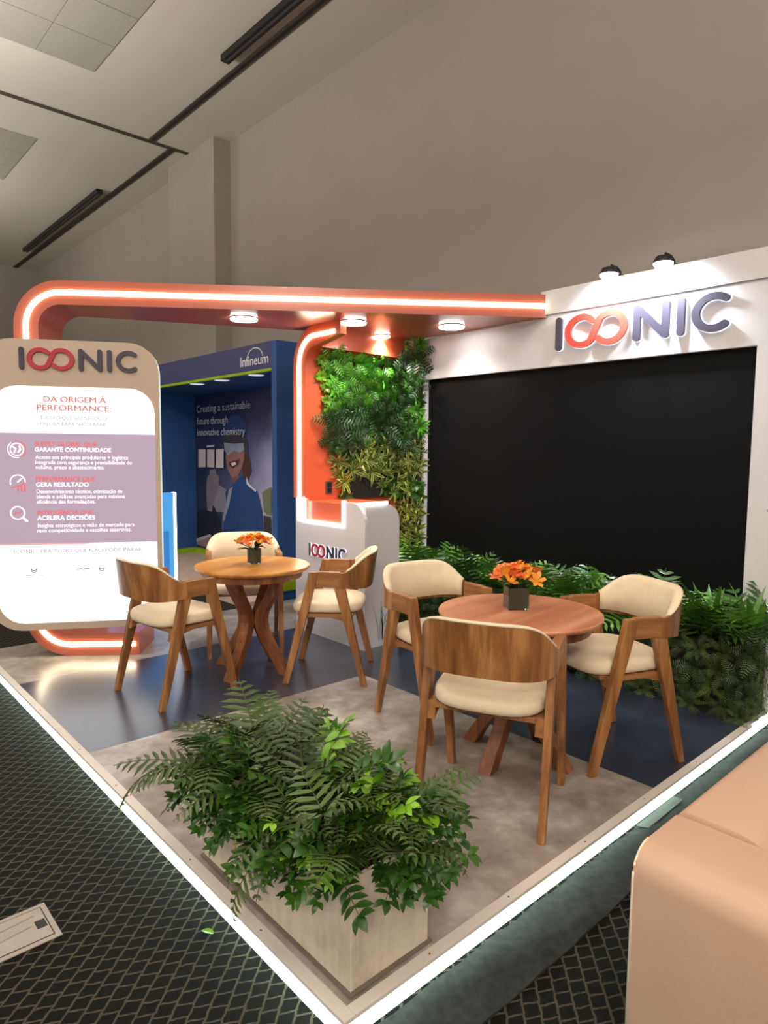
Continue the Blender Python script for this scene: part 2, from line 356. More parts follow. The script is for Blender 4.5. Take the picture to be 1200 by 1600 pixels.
# ------------------------------------------------------------------ logo signs (raised strokes)
def stroke(g, pts, w, fn, mi=0):
    """round-ended ribbon of width w along 2D pts; fn(a,b,k) -> 3D"""
    n = len(pts); L = []; Rr = []
    for i, p in enumerate(pts):
        a = pts[max(0, i-1)]; b = pts[min(n-1, i+1)]; dx, dy = b[0]-a[0], b[1]-a[1]; d = math.hypot(dx, dy); nx_, ny_ = -dy/d, dx/d
        L.append((p[0]+nx_*w/2, p[1]+ny_*w/2)); Rr.append((p[0]-nx_*w/2, p[1]-ny_*w/2))
    def cap(p, q):
        an = math.atan2(q[1]-p[1], q[0]-p[0]); return [(p[0]+w/2*math.cos(an+t), p[1]+w/2*math.sin(an+t)) for t in [R(a) for a in range(75, -76, -25)]]
    e0 = cap(pts[0], (2*pts[0][0]-pts[1][0], 2*pts[0][1]-pts[1][1])); e1 = cap(pts[-1], (2*pts[-1][0]-pts[-2][0], 2*pts[-1][1]-pts[-2][1]))
    # faces as quads so that curved strokes stay clean
    m = len(L); vs = [fn(*p, k) for k in (0, 1) for p in L+Rr]
    fs = []
    for i in range(m-1):
        fs += [(i, i+1, m+i+1, m+i), (2*m+i, 3*m+i, 3*m+i+1, 2*m+i+1), (i, 2*m+i, 2*m+i+1, i+1), (m+i, m+i+1, 3*m+i+1, 3*m+i)]
    g.add(vs, fs, mi)
    for pts_, c in ((e0, pts[0]), (e1, pts[-1])):
        side = [L[0], Rr[0]] if c == pts[0] else [L[-1], Rr[-1]]
        poly = [side[0]]+[q for q in pts_]+[side[1]]
        if c == pts[0]: poly = [side[1]]+pts_+[side[0]] if False else sorted(poly, key=lambda q: math.atan2(q[1]-c[1]+1e-9, q[0]-c[0]))
        else: poly = sorted(poly, key=lambda q: math.atan2(q[1]-c[1]+1e-9, q[0]-c[0]))
        g.prism(poly, lambda p, k: fn(p[0], p[1], k), mi)
def arc(cx, cy, r, a0, a1, n=18): return [(cx+r*math.cos(R(a0+(a1-a0)*i/n)), cy+r*math.sin(R(a0+(a1-a0)*i/n))) for i in range(n+1)]
# unit logo: cap height 1, baseline 0; total width about 5.05
W_ = 0.185
r_ = .5-W_/2
LOGO = {
 'letter_i': [[(.10, W_/2), (.10, 1-W_/2)]],
 'infinity_loop': [arc(.80, .5, r_, 48, 318, 24)+[(1.16, .5), ]+arc(1.60, .5, r_, 138, -138, 24)],
 'letter_n': [[(2.35, W_/2), (2.35, 1-W_/2)], [(2.35, 1-W_/2), (3.08, W_/2)], [(3.08, W_/2), (3.08, 1-W_/2)]],
 'letter_i_second': [[(3.45, W_/2), (3.45, 1-W_/2)]],
 'letter_c': [arc(4.20, .5, r_, 52, 308, 24)],
}
LOGO['infinity_loop'] = [arc(.80, .5, r_, 42, 312, 24)+arc(1.60, .5, r_, 132, -138, 24)]
LOGO_W = 4.52
def logo(parent, org, ux, width, height, depth, nrm, glow, red='letter_red', off=0.012):
    ux = Vector(ux); nrm = Vector(nrm); org = Vector(org)
    sx = width/LOGO_W
    def mk(d0, d1, grow=1.0):
        return lambda a, b, k: tuple(org+ux*(a*sx)+Vector((0, 0, b*height))+nrm*(d0 if k == 0 else d1))
    for key, strokes in LOGO.items():
        nm = 'infinity_loop' if key == 'infinity_loop' else 'letter'
        g = G()
        for q, s in enumerate(strokes): stroke(g, s, W_, mk(off+.0004*q, off+depth+.0006*q))
        o = part(nm, g, M[red] if nm == 'infinity_loop' else M['letter_dark'], parent, world=True)
        if glow:
            g2 = G()
            for q, s in enumerate(strokes): stroke(g2, s, W_*1.10, mk(0.001+.0002*q, off-.0003*q))
            ob = part('letter_back_light', g2, M['letter_edge'], o); ob.matrix_parent_inverse = Matrix.Identity(4)
            ob.data.transform(Matrix.Translation(-Vector(parent.location)))
sg = thing('wall_logo_sign', 'large raised dark letters with orange-red infinity loop above the black screen', 'sign', (XW, .98, 2.41))
logo(sg, (XW, 1.605, 2.405), (0, -1, 0), 1.235, .245, .022, (-1, 0, 0), True)

# two arm spotlights above the sign
for i, (y, lab) in enumerate(((1.13, 'left of the two bright arm spotlights above the wall logo'), (.75, 'right of the two bright arm spotlights above the wall logo'))):
    s = thing('arm_spotlight', lab, 'spotlight', (XW+.03, y, 2.868), group='spotlights above the wall sign')
    part('arm', G().tube([(0, 0, 0), (0, 0, .04), (-.05, 0, .062), (-.13, 0, .062)], .008, 8), M['black_metal'], s, smooth=True)
    part('lamp_head', G().lathe([(.02, .045), (.045, .038), (.064, .006), (.064, -.004), (.060, -.004), (.060, .004)], (-.155, 0), 24), M['black_metal'], s, auto=.6)
    part('lens', G().lathe([(.0595, .002), (.060, -.012), (.045, -.028), (.01, -.034)], (-.155, 0), 24), M['lens_cool'], s)
    part('clamp', G().box(-.02, .02, -.02, .02, 0, .02), M['black_metal'], s)
    d = bpy.data.lights.new('spotlight_beam', 'SPOT'); d.energy = 95; d.color = (.80, .91, 1); d.spot_size = R(150); d.spot_blend = .6; d.shadow_soft_size = .05
    l = link('spotlight_beam', d, s, (-.155, 0, -.04)); l.rotation_euler = (0, R(-48), 0)

# ================================================================== CANOPY LOOP
P0 = Vector((.40, 3.97, 0)); D = Vector((.7926, -.6099, 0)); N = Vector((.6099, .7926, 0))
TH = .172; Z1 = 2.842; Z0 = Z1-TH; SL = -.205; RO = .33
cn = thing('canopy_frame', 'orange canopy loop with glowing white line running from totem to booth wall', 'canopy', (P0.x, P0.y, PH))
def loop_pts(off):
    """outer path offset inward by off, from bottom right end round to the top straight; (s, z)"""
    r = RO-off; x0 = SL+off; zb = PH+off; zt = Z1-off; pts = [(.625, zb)]
    pts += [(x0+r+r*math.cos(R(a)), zb+r+r*math.sin(R(a))) for a in range(270, 179, -10)]
    pts += [(x0+r+r*math.cos(R(a)), zt-r+r*math.sin(R(a))) for a in range(180, 89, -10)]
    pts.append((SL+RO, zt)); return pts
def fr(s, z, d): return tuple(P0+D*s+N*d+Vector((0, 0, z)))
g = G(); oA, iA = loop_pts(0), loop_pts(TH)
rings = [[fr(*o, 0), fr(*o, .43), fr(*i, .43), fr(*i, 0)] for o, i in zip(oA, iA)]
g.loft(rings); part('loop_band', g, M['coral'], cn, auto=.5, world=True)
s0 = SL+RO; A = P0+D*s0; B = Vector((XW-.0, 1.70, 0)); Bk = P0+D*s0+N*.43
slab = [(A.x, A.y), (XW-.001, 1.701), (XW-.001, 3.45), (2.38, 3.47), (1.33, 3.97), (Bk.x, Bk.y)]
part('canopy_slab', G().prism(slab, lambda p, k: (p[0], p[1], Z0 if k == 0 else Z1)), M['coral'], cn, world=True)
g = G(); mid = loop_pts(TH/2); mid = [(.595, mid[0][1])]+mid[1:]+[(3.715, Z1-TH/2)]
rings = []
for i, (s, z) in enumerate(mid):
    a = mid[max(0, i-1)]; b = mid[min(len(mid)-1, i+1)]; dx, dz = b[0]-a[0], b[1]-a[1]; L_ = math.hypot(dx, dz); nx_, nz_ = -dz/L_, dx/L_; w = .019
    rings.append([fr(s+nx_*w, z+nz_*w, .002), fr(s+nx_*w*.8, z+nz_*w*.8, -.012), fr(s-nx_*w*.8, z-nz_*w*.8, -.012), fr(s-nx_*w, z-nz_*w, .002)])
g.loft(rings); part('led_strip', g, M['led_warm'], cn, world=True)
def downlight(loc, r, label, power):
    t = thing('downlight', label, 'downlight', loc, group='round downlights under the orange canopy')
    part('rim', G().lathe([(r*1.05, 0), (r*1.05, -.006), (r, -.007), (r, -.002)], n=28), M['white'], t, auto=.6)
    part('lens', G().lathe([(r*.99, -.002), (r*.99, -.016), (r*.8, -.020)], n=28), M['lens'], t)
    d = bpy.data.lights.new('downlight_beam', 'SPOT'); d.energy = power; d.color = (1, .95, .88); d.spot_size = R(130); d.spot_blend = .9; d.shadow_soft_size = r*.8
    link('downlight_beam', d, t, (0, 0, -.03))
    return t
ZL = Z0-.0005
downlight((1.70, 3.38, ZL), .105, 'round downlight under the canopy nearest the lit totem', 75)
downlight((2.40, 2.88, ZL), .105, 'round downlight in the middle of the orange canopy', 75)
downlight((3.08, 2.44, ZL), .105, 'round downlight under the canopy beside the white screen wall', 60)
downlight((2.98, 3.18, ZL), .072, 'small round downlight tucked above the green wall', 130)

# ================================================================== NOOK PORTAL, COUNTER
XN = 2.25; YI = 3.33; YO = 3.50
np_ = thing('nook_portal', 'orange nook wall with an arched glowing edge beside the green wall', 'wall panel', (XN, YO, PH))
ro, ri = .30, .30-.17
def nook(off, k):
    r = ro-off; pts = [(YO-off, 1.235)]+[(YO-ro+r*math.cos(R(a)), Z0-ro+r*math.sin(R(a))) for a in range(0, 91, 10)]; return pts
g = G(); oo, ii = nook(0, 0), nook(.17, 0)
g.loft([[(XN, o[0], o[1]), (XW-.002, o[0], o[1]), (XW-.002, i[0], i[1]), (XN, i[0], i[1])] for o, i in zip(oo, ii)])
part('arch_wall', g, M['orange'], np_, auto=.5, world=True)
part('lower_wall', G().box(XN+.035, XW-.002, YI, YO, PH, 1.235), M['orange'], np_, world=True)
part('header', G().loft([[(XN, YO-ro, Z0-.17), (XN, YO-ro, Z0-.001), (XN, 2.86, Z0-.001), (XN, 2.86, Z0-.11)], [(XN+.07, YO-ro, Z0-.17), (XN+.07, YO-ro, Z0-.001), (XN+.07, 2.87, Z0-.001), (XN+.07, 2.87, Z0-.11)]]), M['orange'], np_, world=True)
mid = nook(.085, 0)+[(2.93, Z0-.085)]; rings = []
mid[0] = (mid[0][0], 1.04)
for i, (y, z) in enumerate(mid):
    a = mid[max(0, i-1)]; b = mid[min(len(mid)-1, i+1)]; dy, dz = b[0]-a[0], b[1]-a[1]; L_ = math.hypot(dy, dz); ny_, nz_ = -dz/L_, dy/L_; w = .019
    rings.append([(XN+.002, y+ny_*w, z+nz_*w), (XN-.012, y+ny_*w*.8, z+nz_*w*.8), (XN-.012, y-ny_*w*.8, z-nz_*w*.8), (XN+.002, y-ny_*w, z-nz_*w)])
part('led_strip', G().loft(rings), M['led_warm'], np_, world=True)
so = thing('power_outlet', 'dark grey power outlet on the orange nook wall', 'outlet', (2.50, YI, 1.32))
part('plate', G().box(-.035, .035, -.010, 0, -.055, .055), M['socket'], so, bevel=.003)
for dz in (-.024, .024): part('socket', G().box(-.020, .020, -.013, -.009, dz-.018, dz+.018), M['black_metal'], so)

ct = thing('reception_counter', 'white counter with a stepped glowing edge and small raised logo below the green wall', 'counter', (XN, 3.0, PH))
CR = .16
prof = [(3.47, PH), (3.47, 1.235), (3.352, 1.235), (3.352, 1.04), (2.81, 1.04), (2.81, 1.235), (2.545+CR, 1.235)]+[(2.545+CR-CR*math.sin(R(a)), 1.235-CR+CR*math.cos(R(a))) for a in range(15, 91, 15)]+[(2.545, PH)]
g = G()
g.box(XN, XN+.03, 2.545, 3.47, PH, 1.04).box(XN, XN+.03, 3.352, 3.47, 1.04, 1.235)
pr = [(2.81, 1.04), (2.81, 1.235), (2.545+CR, 1.235)]+[(2.545+CR-CR*math.sin(R(a)), 1.235-CR+CR*math.cos(R(a))) for a in range(15, 91, 15)]+[(2.545, 1.04)]
g.prism(pr, lambda p, k: (XN if k == 0 else XN+.03, p[0], p[1]))
part('front_panel', g, M['white'], ct, world=True)
sp_ = [(XN+.03, PH), (XN+.03, 1.22), (2.50, 1.22)]+[(2.50+.14*math.sin(R(a)), 1.22-.14+.14*math.cos(R(a))) for a in range(15, 91, 15)]+[(2.64, PH)]
part('side_body', G().prism(sp_, lambda p, k: (p[0], 2.57 if k == 0 else 2.84, p[1])), M['white'], ct, world=True)
part('shelf_box', G().box(XN+.032, 2.75, 2.842, 3.328, PH, 1.215), M['orange'], ct, world=True, bevel=.004)
w = .012
g = G().box(XN-.010, XN+.02, 3.352-w, 3.352+w, 1.04-w, 1.245); part('led_strip', g, M['led_white'], ct, world=True)
part('led_strip', G().box(XN-.010, XN+.02, 2.81, 3.352, 1.04-w, 1.04+w), M['led_white'], ct, world=True)
part('led_strip', G().box(XN-.010, XN+.02, 2.81-w, 2.81+w, 1.04-w, 1.245), M['led_white'], ct, world=True)
part('led_strip', G().box(XN+.01, 2.50, 2.556, 2.575, 1.222, 1.246), M['led_white'], ct, world=True)
cs = thing('counter_logo_sign', 'small raised dark letters with red infinity loop on the white counter front', 'sign', (XN, 3.0, .75))
logo(cs, (XN, 3.262, .752), (0, -1, 0), .49, .108, .008, (-1, 0, 0), True, 'letter_red2', off=.006)
def blades(parent, base, ux, n, h, spread, seed):
    rr = random.Random(seed); ux = Vector(ux)
    for k in range(n):
        x = rr.uniform(0, spread); hh = h*rr.uniform(.4, 1); lean = rr.uniform(-.5, .5)*hh; g = G()
        p = [Vector(base)+ux*(x+lean*t*t)+Vector((0, 0, hh*t)) for t in (0, .35, .7, 1)]; ws = (.004, .006, .004, .0006)
        vs = [q-ux*w_ for q, w_ in zip(p, ws)]+[q+ux*w_ for q, w_ in zip(p, ws)]
        g.add(vs, [(i, i+1, i+5, i+4) for i in range(3)]); part('printed_grass_blade', g, M['print_grey'], parent, world=True)
blades(ct, (2.42, 2.569, PH+.05), (1, 0, 0), 14, .34, .20, 3)

# ================================================================== LIT TOTEM
th_ = R(30.35); T0 = Vector((.55, 3.6, 0)); DT = Vector((math.cos(th_), -math.sin(th_), 0)); NT_ = Vector((DT.y, -DT.x, 0))  # NT_ faces the viewer
tm = thing('lit_totem', 'tall rounded backlit information totem with white and mauve screen', 'totem', (T0.x, T0.y, PH), -th_)
# local axes: x along DT, -y towards the viewer
def rrect(x0, x1, z0, z1, r, n=6):
    pts = []
    for cx, cz, a0 in ((x1-r, z1-r, 0), (x0+r, z1-r, 90), (x0+r, z0+r, 180), (x1-r, z0+r, 270)):
        pts += [(cx+r*math.cos(R(a0+90*i/n)), cz+r*math.sin(R(a0+90*i/n))) for i in range(n+1)]
    return pts
zz = lambda z: z-PH
ox = rrect(-.655, .50, zz(.345), zz(2.385), .20); ix = rrect(-.605, .468, zz(.395), zz(2.066), .17)
part('totem_body', G().prism(ox, lambda p, k: (p[0], .10 if k == 0 else 0.012, p[1])), M['side_glow'], tm)
g = G(); n = len(ox)
g.add([(p[0], 0.012, p[1]) for p in ox]+[(p[0], 0.0, p[1]) for p in ox]+[(p[0], 0.0, p[1]) for p in ix]+[(p[0], .012, p[1]) for p in ix],
      [f for i in range(n) for f in ((i, (i+1) % n, n+(i+1) % n, n+i), (n+i, n+(i+1) % n, 2*n+(i+1) % n, 2*n+i), (2*n+i, 2*n+(i+1) % n, 3*n+(i+1) % n, 3*n+i))])
part('front_frame', g, M['plum_frame'], tm)
part('back_bracket', G().box(-.42, .02, .10, .19, zz(.45), zz(2.2)), M['white'], tm)
sn = part('screen', G().prism(ix, lambda p, k: (p[0], .0118 if k == 0 else .006, p[1])), M['scr_white'], tm)
part('mauve_band', G().box(-.605, .468, .0050, .0059, zz(.966), zz(1.742)), M['scr_purple'], sn)
part('coral_line', G().box(-.605, .0, .0049, .0058, zz(.958), zz(.968)), M['scr_line'], sn)
TXT = [('DA ORIGEM À', 'r', -0.267, 0.140, 1.958, 0.040), ('PERFORMANCE:', 'r', -0.312, 0.172, 1.899, 0.040), ('TUDO O QUE SEU NEGÓCIO', 'g', -0.294, 0.145, 1.838, 0.026), ('PRECISA PARA NÃO PARAR', 'g', -0.291, 0.136, 1.796, 0.024),
('SUPPLY GLOBAL QUE', 'p', -0.333, 0.068, 1.654, 0.029), ('GARANTE CONTINUIDADE', 'w', -0.334, 0.165, 1.614, 0.029), ('Acesso aos principais produtores + logística', 'w', -0.332, 0.280, 1.563, 0.027), ('integrada com segurança e previsibilidade do', 'w', -0.333, 0.305, 1.527, 0.027), ('volume, preço e abastecimento.', 'w', -0.334, 0.119, 1.492, 0.027),
('PERFORMANCE QUE', 'p', -0.333, 0.053, 1.407, 0.031), ('GERA RESULTADO', 'w', -0.334, 0.009, 1.369, 0.029), ('Desenvolvimento técnico, otimização de', 'w', -0.332, 0.235, 1.322, 0.027), ('blends e análises avançadas para máxima', 'w', -0.333, 0.252, 1.286, 0.027), ('eficiência das formulações.', 'w', -0.334, 0.052, 1.250, 0.027),
('INTELIGÊNCIA QUE', 'p', -0.333, 0.029, 1.173, 0.027), ('ACELERA DECISÕES', 'w', -0.334, 0.045, 1.132, 0.032), ('Insights estratégicos e visão de mercado para', 'w', -0.332, 0.312, 1.082, 0.027), ('mais competitividade e escolhas assertivas.', 'w', -0.337, 0.290, 1.046, 0.027),
('ICONIC. PRA TUDO QUE NÃO PODE PARAR', 'g', -0.491, 0.361, 0.899, 0.027)]
for s, c, a0, a1, z, h in TXT:
    put_text('text_line', s, M['scr_text_'+c], sn, (a0, .0044, zz(z)), (1, 0, 0), a1-a0, h, 1.0, .05 if c in 'pr' or s.isupper() and c == 'w' else .02)
def flat(name, pts, w, mat, parent, y=.0043):
    g = G(); stroke(g, pts, w, lambda a, b, k: (a, y+.0006 if k == 0 else y, b)); return part(name, g, mat, parent)
Wt, Pt = M['scr_text_w'], M['scr_text_p']
cz = zz(1.628); flat('globe_icon', arc(-.448, cz, .042, 0, 359, 26), .007, Wt, sn); flat('globe_icon', arc(-.448, cz, .058, -60, 100, 16), .006, Pt, sn); flat('globe_icon', arc(-.448, cz, .058, 130, 280, 16), .006, Wt, sn)
flat('globe_icon', [(-.475, cz+.02), (-.455, cz+.005), (-.465, cz-.02)], .012, Wt, sn); flat('globe_icon', [(-.43, cz+.022), (-.425, cz), (-.44, cz-.018)], .012, Wt, sn)
cz = zz(1.402); flat('gauge_icon', arc(-.45, cz, .048, 0, 200, 18), .008, Wt, sn); flat('gauge_icon', [(-.45, cz), (-.425, cz+.022)], .010, Wt, sn); flat('gauge_icon', [(-.49, cz-.04), (-.43, cz-.025), (-.39, cz+.01)], .007, Pt, sn)
for k, hh in enumerate((.02, .03, .045)): flat('gauge_icon', [(-.45+k*.022, cz-.065), (-.45+k*.022, cz-.065+hh)], .009, Pt, sn)
cz = zz(1.185); flat('magnifier_icon', arc(-.458, cz, .044, 0, 359, 26), .009, Wt, sn); flat('magnifier_icon', [(-.425, cz-.034), (-.40, cz-.058)], .016, Wt, sn); flat('magnifier_icon', [(-.482, cz-.012), (-.465, cz+.006), (-.45, cz-.004), (-.432, cz+.014)], .006, Pt, sn)
Gt = M['scr_text_g']
for x in (-.367, .083):
    flat('partner_mark', arc(x, zz(.792), .018, 200, 340, 8), .007, Gt, sn); flat('partner_mark', arc(x, zz(.780), .018, 200, 340, 8), .007, Gt, sn)
flat('partner_mark', [(-.085, zz(.774)), (-.06, zz(.780)), (-.04, zz(.774)), (-.02, zz(.782)), (.0, zz(.776))], .008, Gt, sn)
flat('partner_mark', [(-.42, zz(.74)), (-.31, zz(.74))], .004, Gt, sn)
ts = thing('totem_logo_sign', 'raised dark letters with deep red infinity loop on top of the lit totem', 'sign', tuple(T0+NT_*0.0+Vector((0, 0, 2.176))))
logo(ts, tuple(T0+DT*(-.41)+Vector((0, 0, 2.176))), tuple(DT), .765, .152, .014, tuple(NT_), False, 'letter_red2', off=.001)

# ================================================================== NEIGHBOUR BOOTH (blue)
XB, YB0, YB1 = 2.75, 4.53, 8.34
nb = thing('blue_exhibition_booth', 'navy blue neighbouring exhibition booth with lime trim behind the tables', 'booth', (3.2, 6.4, 0))
part('side_wall', G().box(XB, 3.98, YB0, YB0+.09, 0, 2.765), M['navyblue'], nb, world=True)
part('side_wall', G().box(XB, 3.72, 8.16, 8.30, 0, 2.765), M['navyblue'], nb, world=True)
part('back_wall', G().box(3.66, 3.72, YB0+.09, 8.16, 0, 2.765), M['navyblue'], nb, world=True)
part('fascia', G().box(XB, XB+.05, YB0+.09, 8.16, 2.49, 2.765), M['indigo'], nb, world=True)
part('soffit', G().box(XB+.05, 3.66, YB0+.09, 8.16, 2.47, 2.55), M['navyblue'], nb, world=True)
part('lime_strip', G().box(XB-.004, XB+.05, YB0+.09, 8.16, 2.462, 2.49), M['lime'], nb, world=True)
part('booth_floor', G().box(XB-.3, 3.66, YB0+.09, 8.16, 0, .075), M['beige_floor'], nb, world=True)
part('lime_skirting', G().box(3.62, 3.658, YB0+.09, 8.158, .075, .15), M['lime'], nb, world=True)
part('lime_skirting', G().box(XB+.02, 3.62, 8.12, 8.158, .075, .15), M['lime'], nb, world=True)
part('lime_skirting', G().box(XB+.0, 3.3, YB0-.02, YB0-.001, .16, .27), M['lime'], nb, world=True)
ns = thing('booth_name_sign', 'white lettering with an arc on the indigo fascia of the blue booth', 'sign', (XB, 4.96, 2.55))
put_text('lettering', 'Infineum', M['scr_text_g'] if False else mottled('white_vinyl_lettering', (236, 236, 240), .5), ns, (-.002, .275, -.002), (0, -1, 0), .555, .105, .95, .012)
g = G(); stroke(g, [(0.02+.16*math.cos(R(a)), .06+.115*math.sin(R(a))) for a in range(10, 171, 10)], .012, lambda a, b, k: (-.004 if k else -.001, -a, b)); part('arc_mark', g, M['white'], ns)
for y, lab in ((5.10, 'nearest the right end'), (5.86, 'in the middle'), (6.49, 'farthest along')):
    t = thing('recessed_downlight', 'dim recessed downlight in the blue booth soffit, %s' % lab, 'downlight', (2.86, y, 2.4695), group='downlights in the blue booth')
    part('rim', G().lathe([(.10, 0), (.10, -.008), (.09, -.009)], n=24), M['white'], t); part('lens', G().lathe([(.088, -.004), (.085, -.012)], n=24), M['lens_dim'], t)
    d = bpy.data.lights.new('booth_beam', 'SPOT'); d.energy = 18; d.color = (.85, .88, 1); d.spot_size = R(120); d.spot_blend = .8; d.shadow_soft_size = .06; link('booth_beam', d, t, (0.1, 0, -.03))
# printed poster on its back wall
po = thing('wall_poster', 'large printed poster of a smiling worker in helmet and goggles inside the blue booth', 'poster', (3.655, 7.1, .16))
PM = dict(bg=None, plant_block=(40, 48, 74), stack=(128, 124, 140), dark_coat=(26, 28, 42), hand=(120, 112, 122), dome=(52, 74, 128), hair=(74, 44, 40), helmet=(62, 58, 66), face=(150, 104, 96), goggle=(140, 152, 172), mouth=(96, 44, 46), teeth=(226, 214, 208), neck=(120, 84, 76), jacket=(34, 66, 118), collar=(140, 146, 160), lapel=(196, 198, 206), tree=(106, 112, 80), dark_ground=(56, 54, 58), glove=(136, 116, 122), cuff=(180, 168, 168), card0=(206, 198, 206), card1=(206, 198, 206), card2=(206, 198, 206), cardbar=(200, 196, 206))
t = NT('poster_sky_print'); v = t.n('ShaderNodeTexCoord'); sx = t.n('ShaderNodeSeparateXYZ'); t.l(v.outputs['Object'], sx.inputs[0])
gr = t.math('ADD', t.math('MULTIPLY', sx.outputs[1], -.33), t.math('MULTIPLY', t.math('SUBTRACT', 2.0, sx.outputs[2]), .28))
gr = t.math('ADD', gr, t.math('MULTIPLY', t.math('SUBTRACT', t.noise(v.outputs['Object'], 2.2, 4), .5), .25))
t.base(t.ramp(gr, [(0.0, lin((34, 44, 84))), (0.35, lin((84, 84, 122))), (0.65, lin((172, 166, 186)))])); t.set(Roughness=.5); bgm = t.m
POLY = [('bg', [(8.15, 2.46), (5.99, 2.46), (6.02, 0.16), (8.15, 0.16)]),
 ('plant_block', [(8.14, 1.23), (7.80, 1.25), (7.81, 0.77), (7.36, 0.75), (7.37, 0.38), (8.14, 0.18)]),
 ('stack', [(7.71, 1.34), (7.52, 1.37), (7.49, 1.16), (7.22, 1.08), (7.23, 0.76), (7.65, 0.73)]),
 ('dark_coat', [(8.14, 0.70), (7.81, 0.76), (7.59, 0.83), (7.40, 0.61), (7.25, 0.18), (8.14, 0.17)]),
 ('hand', [(7.78, 1.25), (7.58, 1.32), (7.41, 1.26), (7.43, 1.12), (7.61, 0.87), (7.65, 0.73), (7.79, 0.74), (7.82, 1.01)]),
 ('dome', [(6.63, 1.92), (6.66, 1.83), (6.75, 1.75), (6.89, 1.71), (7.03, 1.71), (7.17, 1.76), (7.26, 1.83), (7.30, 1.93), (7.26, 2.02), (7.16, 2.09), (7.02, 2.13), (6.88, 2.12), (6.75, 2.08), (6.66, 2.01)]),
 ('hair', [(6.69, 1.67), (6.57, 1.55), (6.52, 1.37), (6.63, 1.22), (6.76, 1.28), (6.74, 1.59)]),
 ('helmet', [(7.30, 1.67), (7.32, 1.79), (7.21, 1.88), (6.99, 1.90), (6.75, 1.87), (6.62, 1.78), (6.60, 1.63), (6.67, 1.54), (6.70, 1.67), (7.25, 1.71)]),
 ('face', [(7.19, 1.72), (6.72, 1.70), (6.70, 1.54), (6.78, 1.38), (6.90, 1.28), (7.04, 1.26), (7.16, 1.36), (7.21, 1.54)]),
 ('goggle', [(7.25, 1.75), (6.98, 1.73), (6.72, 1.74), (6.70, 1.65), (6.82, 1.61), (6.96, 1.64), (7.14, 1.57), (7.25, 1.64)]),
 ('mouth', [(7.12, 1.48), (6.93, 1.50), (6.82, 1.53), (6.86, 1.44), (7.00, 1.39), (7.11, 1.42)]), ('teeth', [(7.07, 1.46), (6.95, 1.48), (6.91, 1.45), (7.02, 1.42)]),
 ('neck', [(7.04, 1.26), (6.83, 1.30), (6.76, 1.22), (6.97, 1.10)]),
 ('jacket', [(7.23, 1.04), (7.04, 1.15), (6.79, 1.29), (6.63, 1.22), (6.37, 1.10), (6.26, 0.87), (6.19, 0.31), (6.19, .17), (7.38, 0.17), (7.29, 0.57), (7.18, 0.86)]),
 ('collar', [(7.12, 1.09), (7.01, 1.14), (7.12, 0.86), (7.27, 0.62), (7.31, 0.66), (7.19, 0.90)]), ('lapel', [(6.64, 1.29), (6.58, 1.20), (6.38, 1.11), (6.41, 1.09), (6.63, 1.18)]),
 ('tree', [(6.24, 1.09), (6.02, 1.18), (6.02, 0.81), (6.20, 0.84)]), ('dark_ground', [(6.21, 0.79), (6.03, 0.78), (6.03, 0.17), (6.17, 0.17)]),
 ('glove', [(8.13, 0.19), (8.07, 0.28), (7.66, 0.37), (7.51, 0.25), (7.47, 0.18)]), ('cuff', [(8.13, 0.28), (7.68, 0.40), (7.64, 0.37), (8.12, 0.23)]),
 ('card0', [(8.01, 1.65), (7.78, 1.65), (7.79, 1.39), (8.02, 1.38)]), ('card1', [(7.73, 1.65), (7.51, 1.65), (7.52, 1.39), (7.74, 1.39)]), ('card2', [(7.46, 1.65), (7.24, 1.66), (7.25, 1.39), (7.47, 1.39)]), ('cardbar', [(7.74, 1.71), (7.51, 1.72), (7.51, 1.69), (7.74, 1.68)])]
PN = dict(bg='poster_sheet', plant_block='printed_buildings', stack='printed_chimney', dark_coat='printed_dark_coat', hand='printed_hand', dome='printed_helmet_dome', hair='printed_hair', helmet='printed_helmet_brim', face='printed_face', goggle='printed_goggles', mouth='printed_mouth', teeth='printed_teeth', neck='printed_neck', jacket='printed_jacket', collar='printed_collar', lapel='printed_lapel', tree='printed_tree', dark_ground='printed_ground', glove='printed_glove', cuff='printed_cuff', card0='printed_card', card1='printed_card', card2='printed_card', cardbar='printed_bar')
for i, (k, pts) in enumerate(POLY):
    x = 3.655-.0012*i; x0 = 3.6585 if k == 'bg' else x+.0006
    part(PN[k], G().prism(pts, lambda p, q: (x0 if q == 0 else x, p[0], p[1])), bgm if k == 'bg' else mottled('print_'+k, PM[k], .5, .1, 8), po, world=True)
wt = mottled('poster_white_print', (214, 216, 232), .5)
for s, y0, y1, z, h in (('Creating a sustainable', 8.03, 6.50, 2.20, .105), ('future through', 8.03, 7.10, 2.02, .105), ('innovative chemistry', 8.02, 6.64, 1.855, .105)):
    put_text('text_line', s, wt, po, (3.622-3.655, y0-7.1, z-.16), (0, -1, 0), y0-y1, h)
# lit blue stand of the neighbour booth, seen past the totem
bs = thing('blue_display_stand', 'narrow light blue display stand with a glowing white edge behind the totem', 'display stand', (1.65, 4.75, 0))
part('front_panel', G().box(-.55, .07, 0, .05, .02, 1.23), M['blue_lit'], bs)
part('inset_panel', G().box(-.50, .02, -.004, .0, .06, .86), M['blue_lit_dark'], bs)
part('light_edge', G().box(.0705, .098, -.002, .052, .02, 1.23), M['led_white'], bs)
part('base', G().box(-.55, .10, -.04, .09, 0, .02), M['white'], bs)

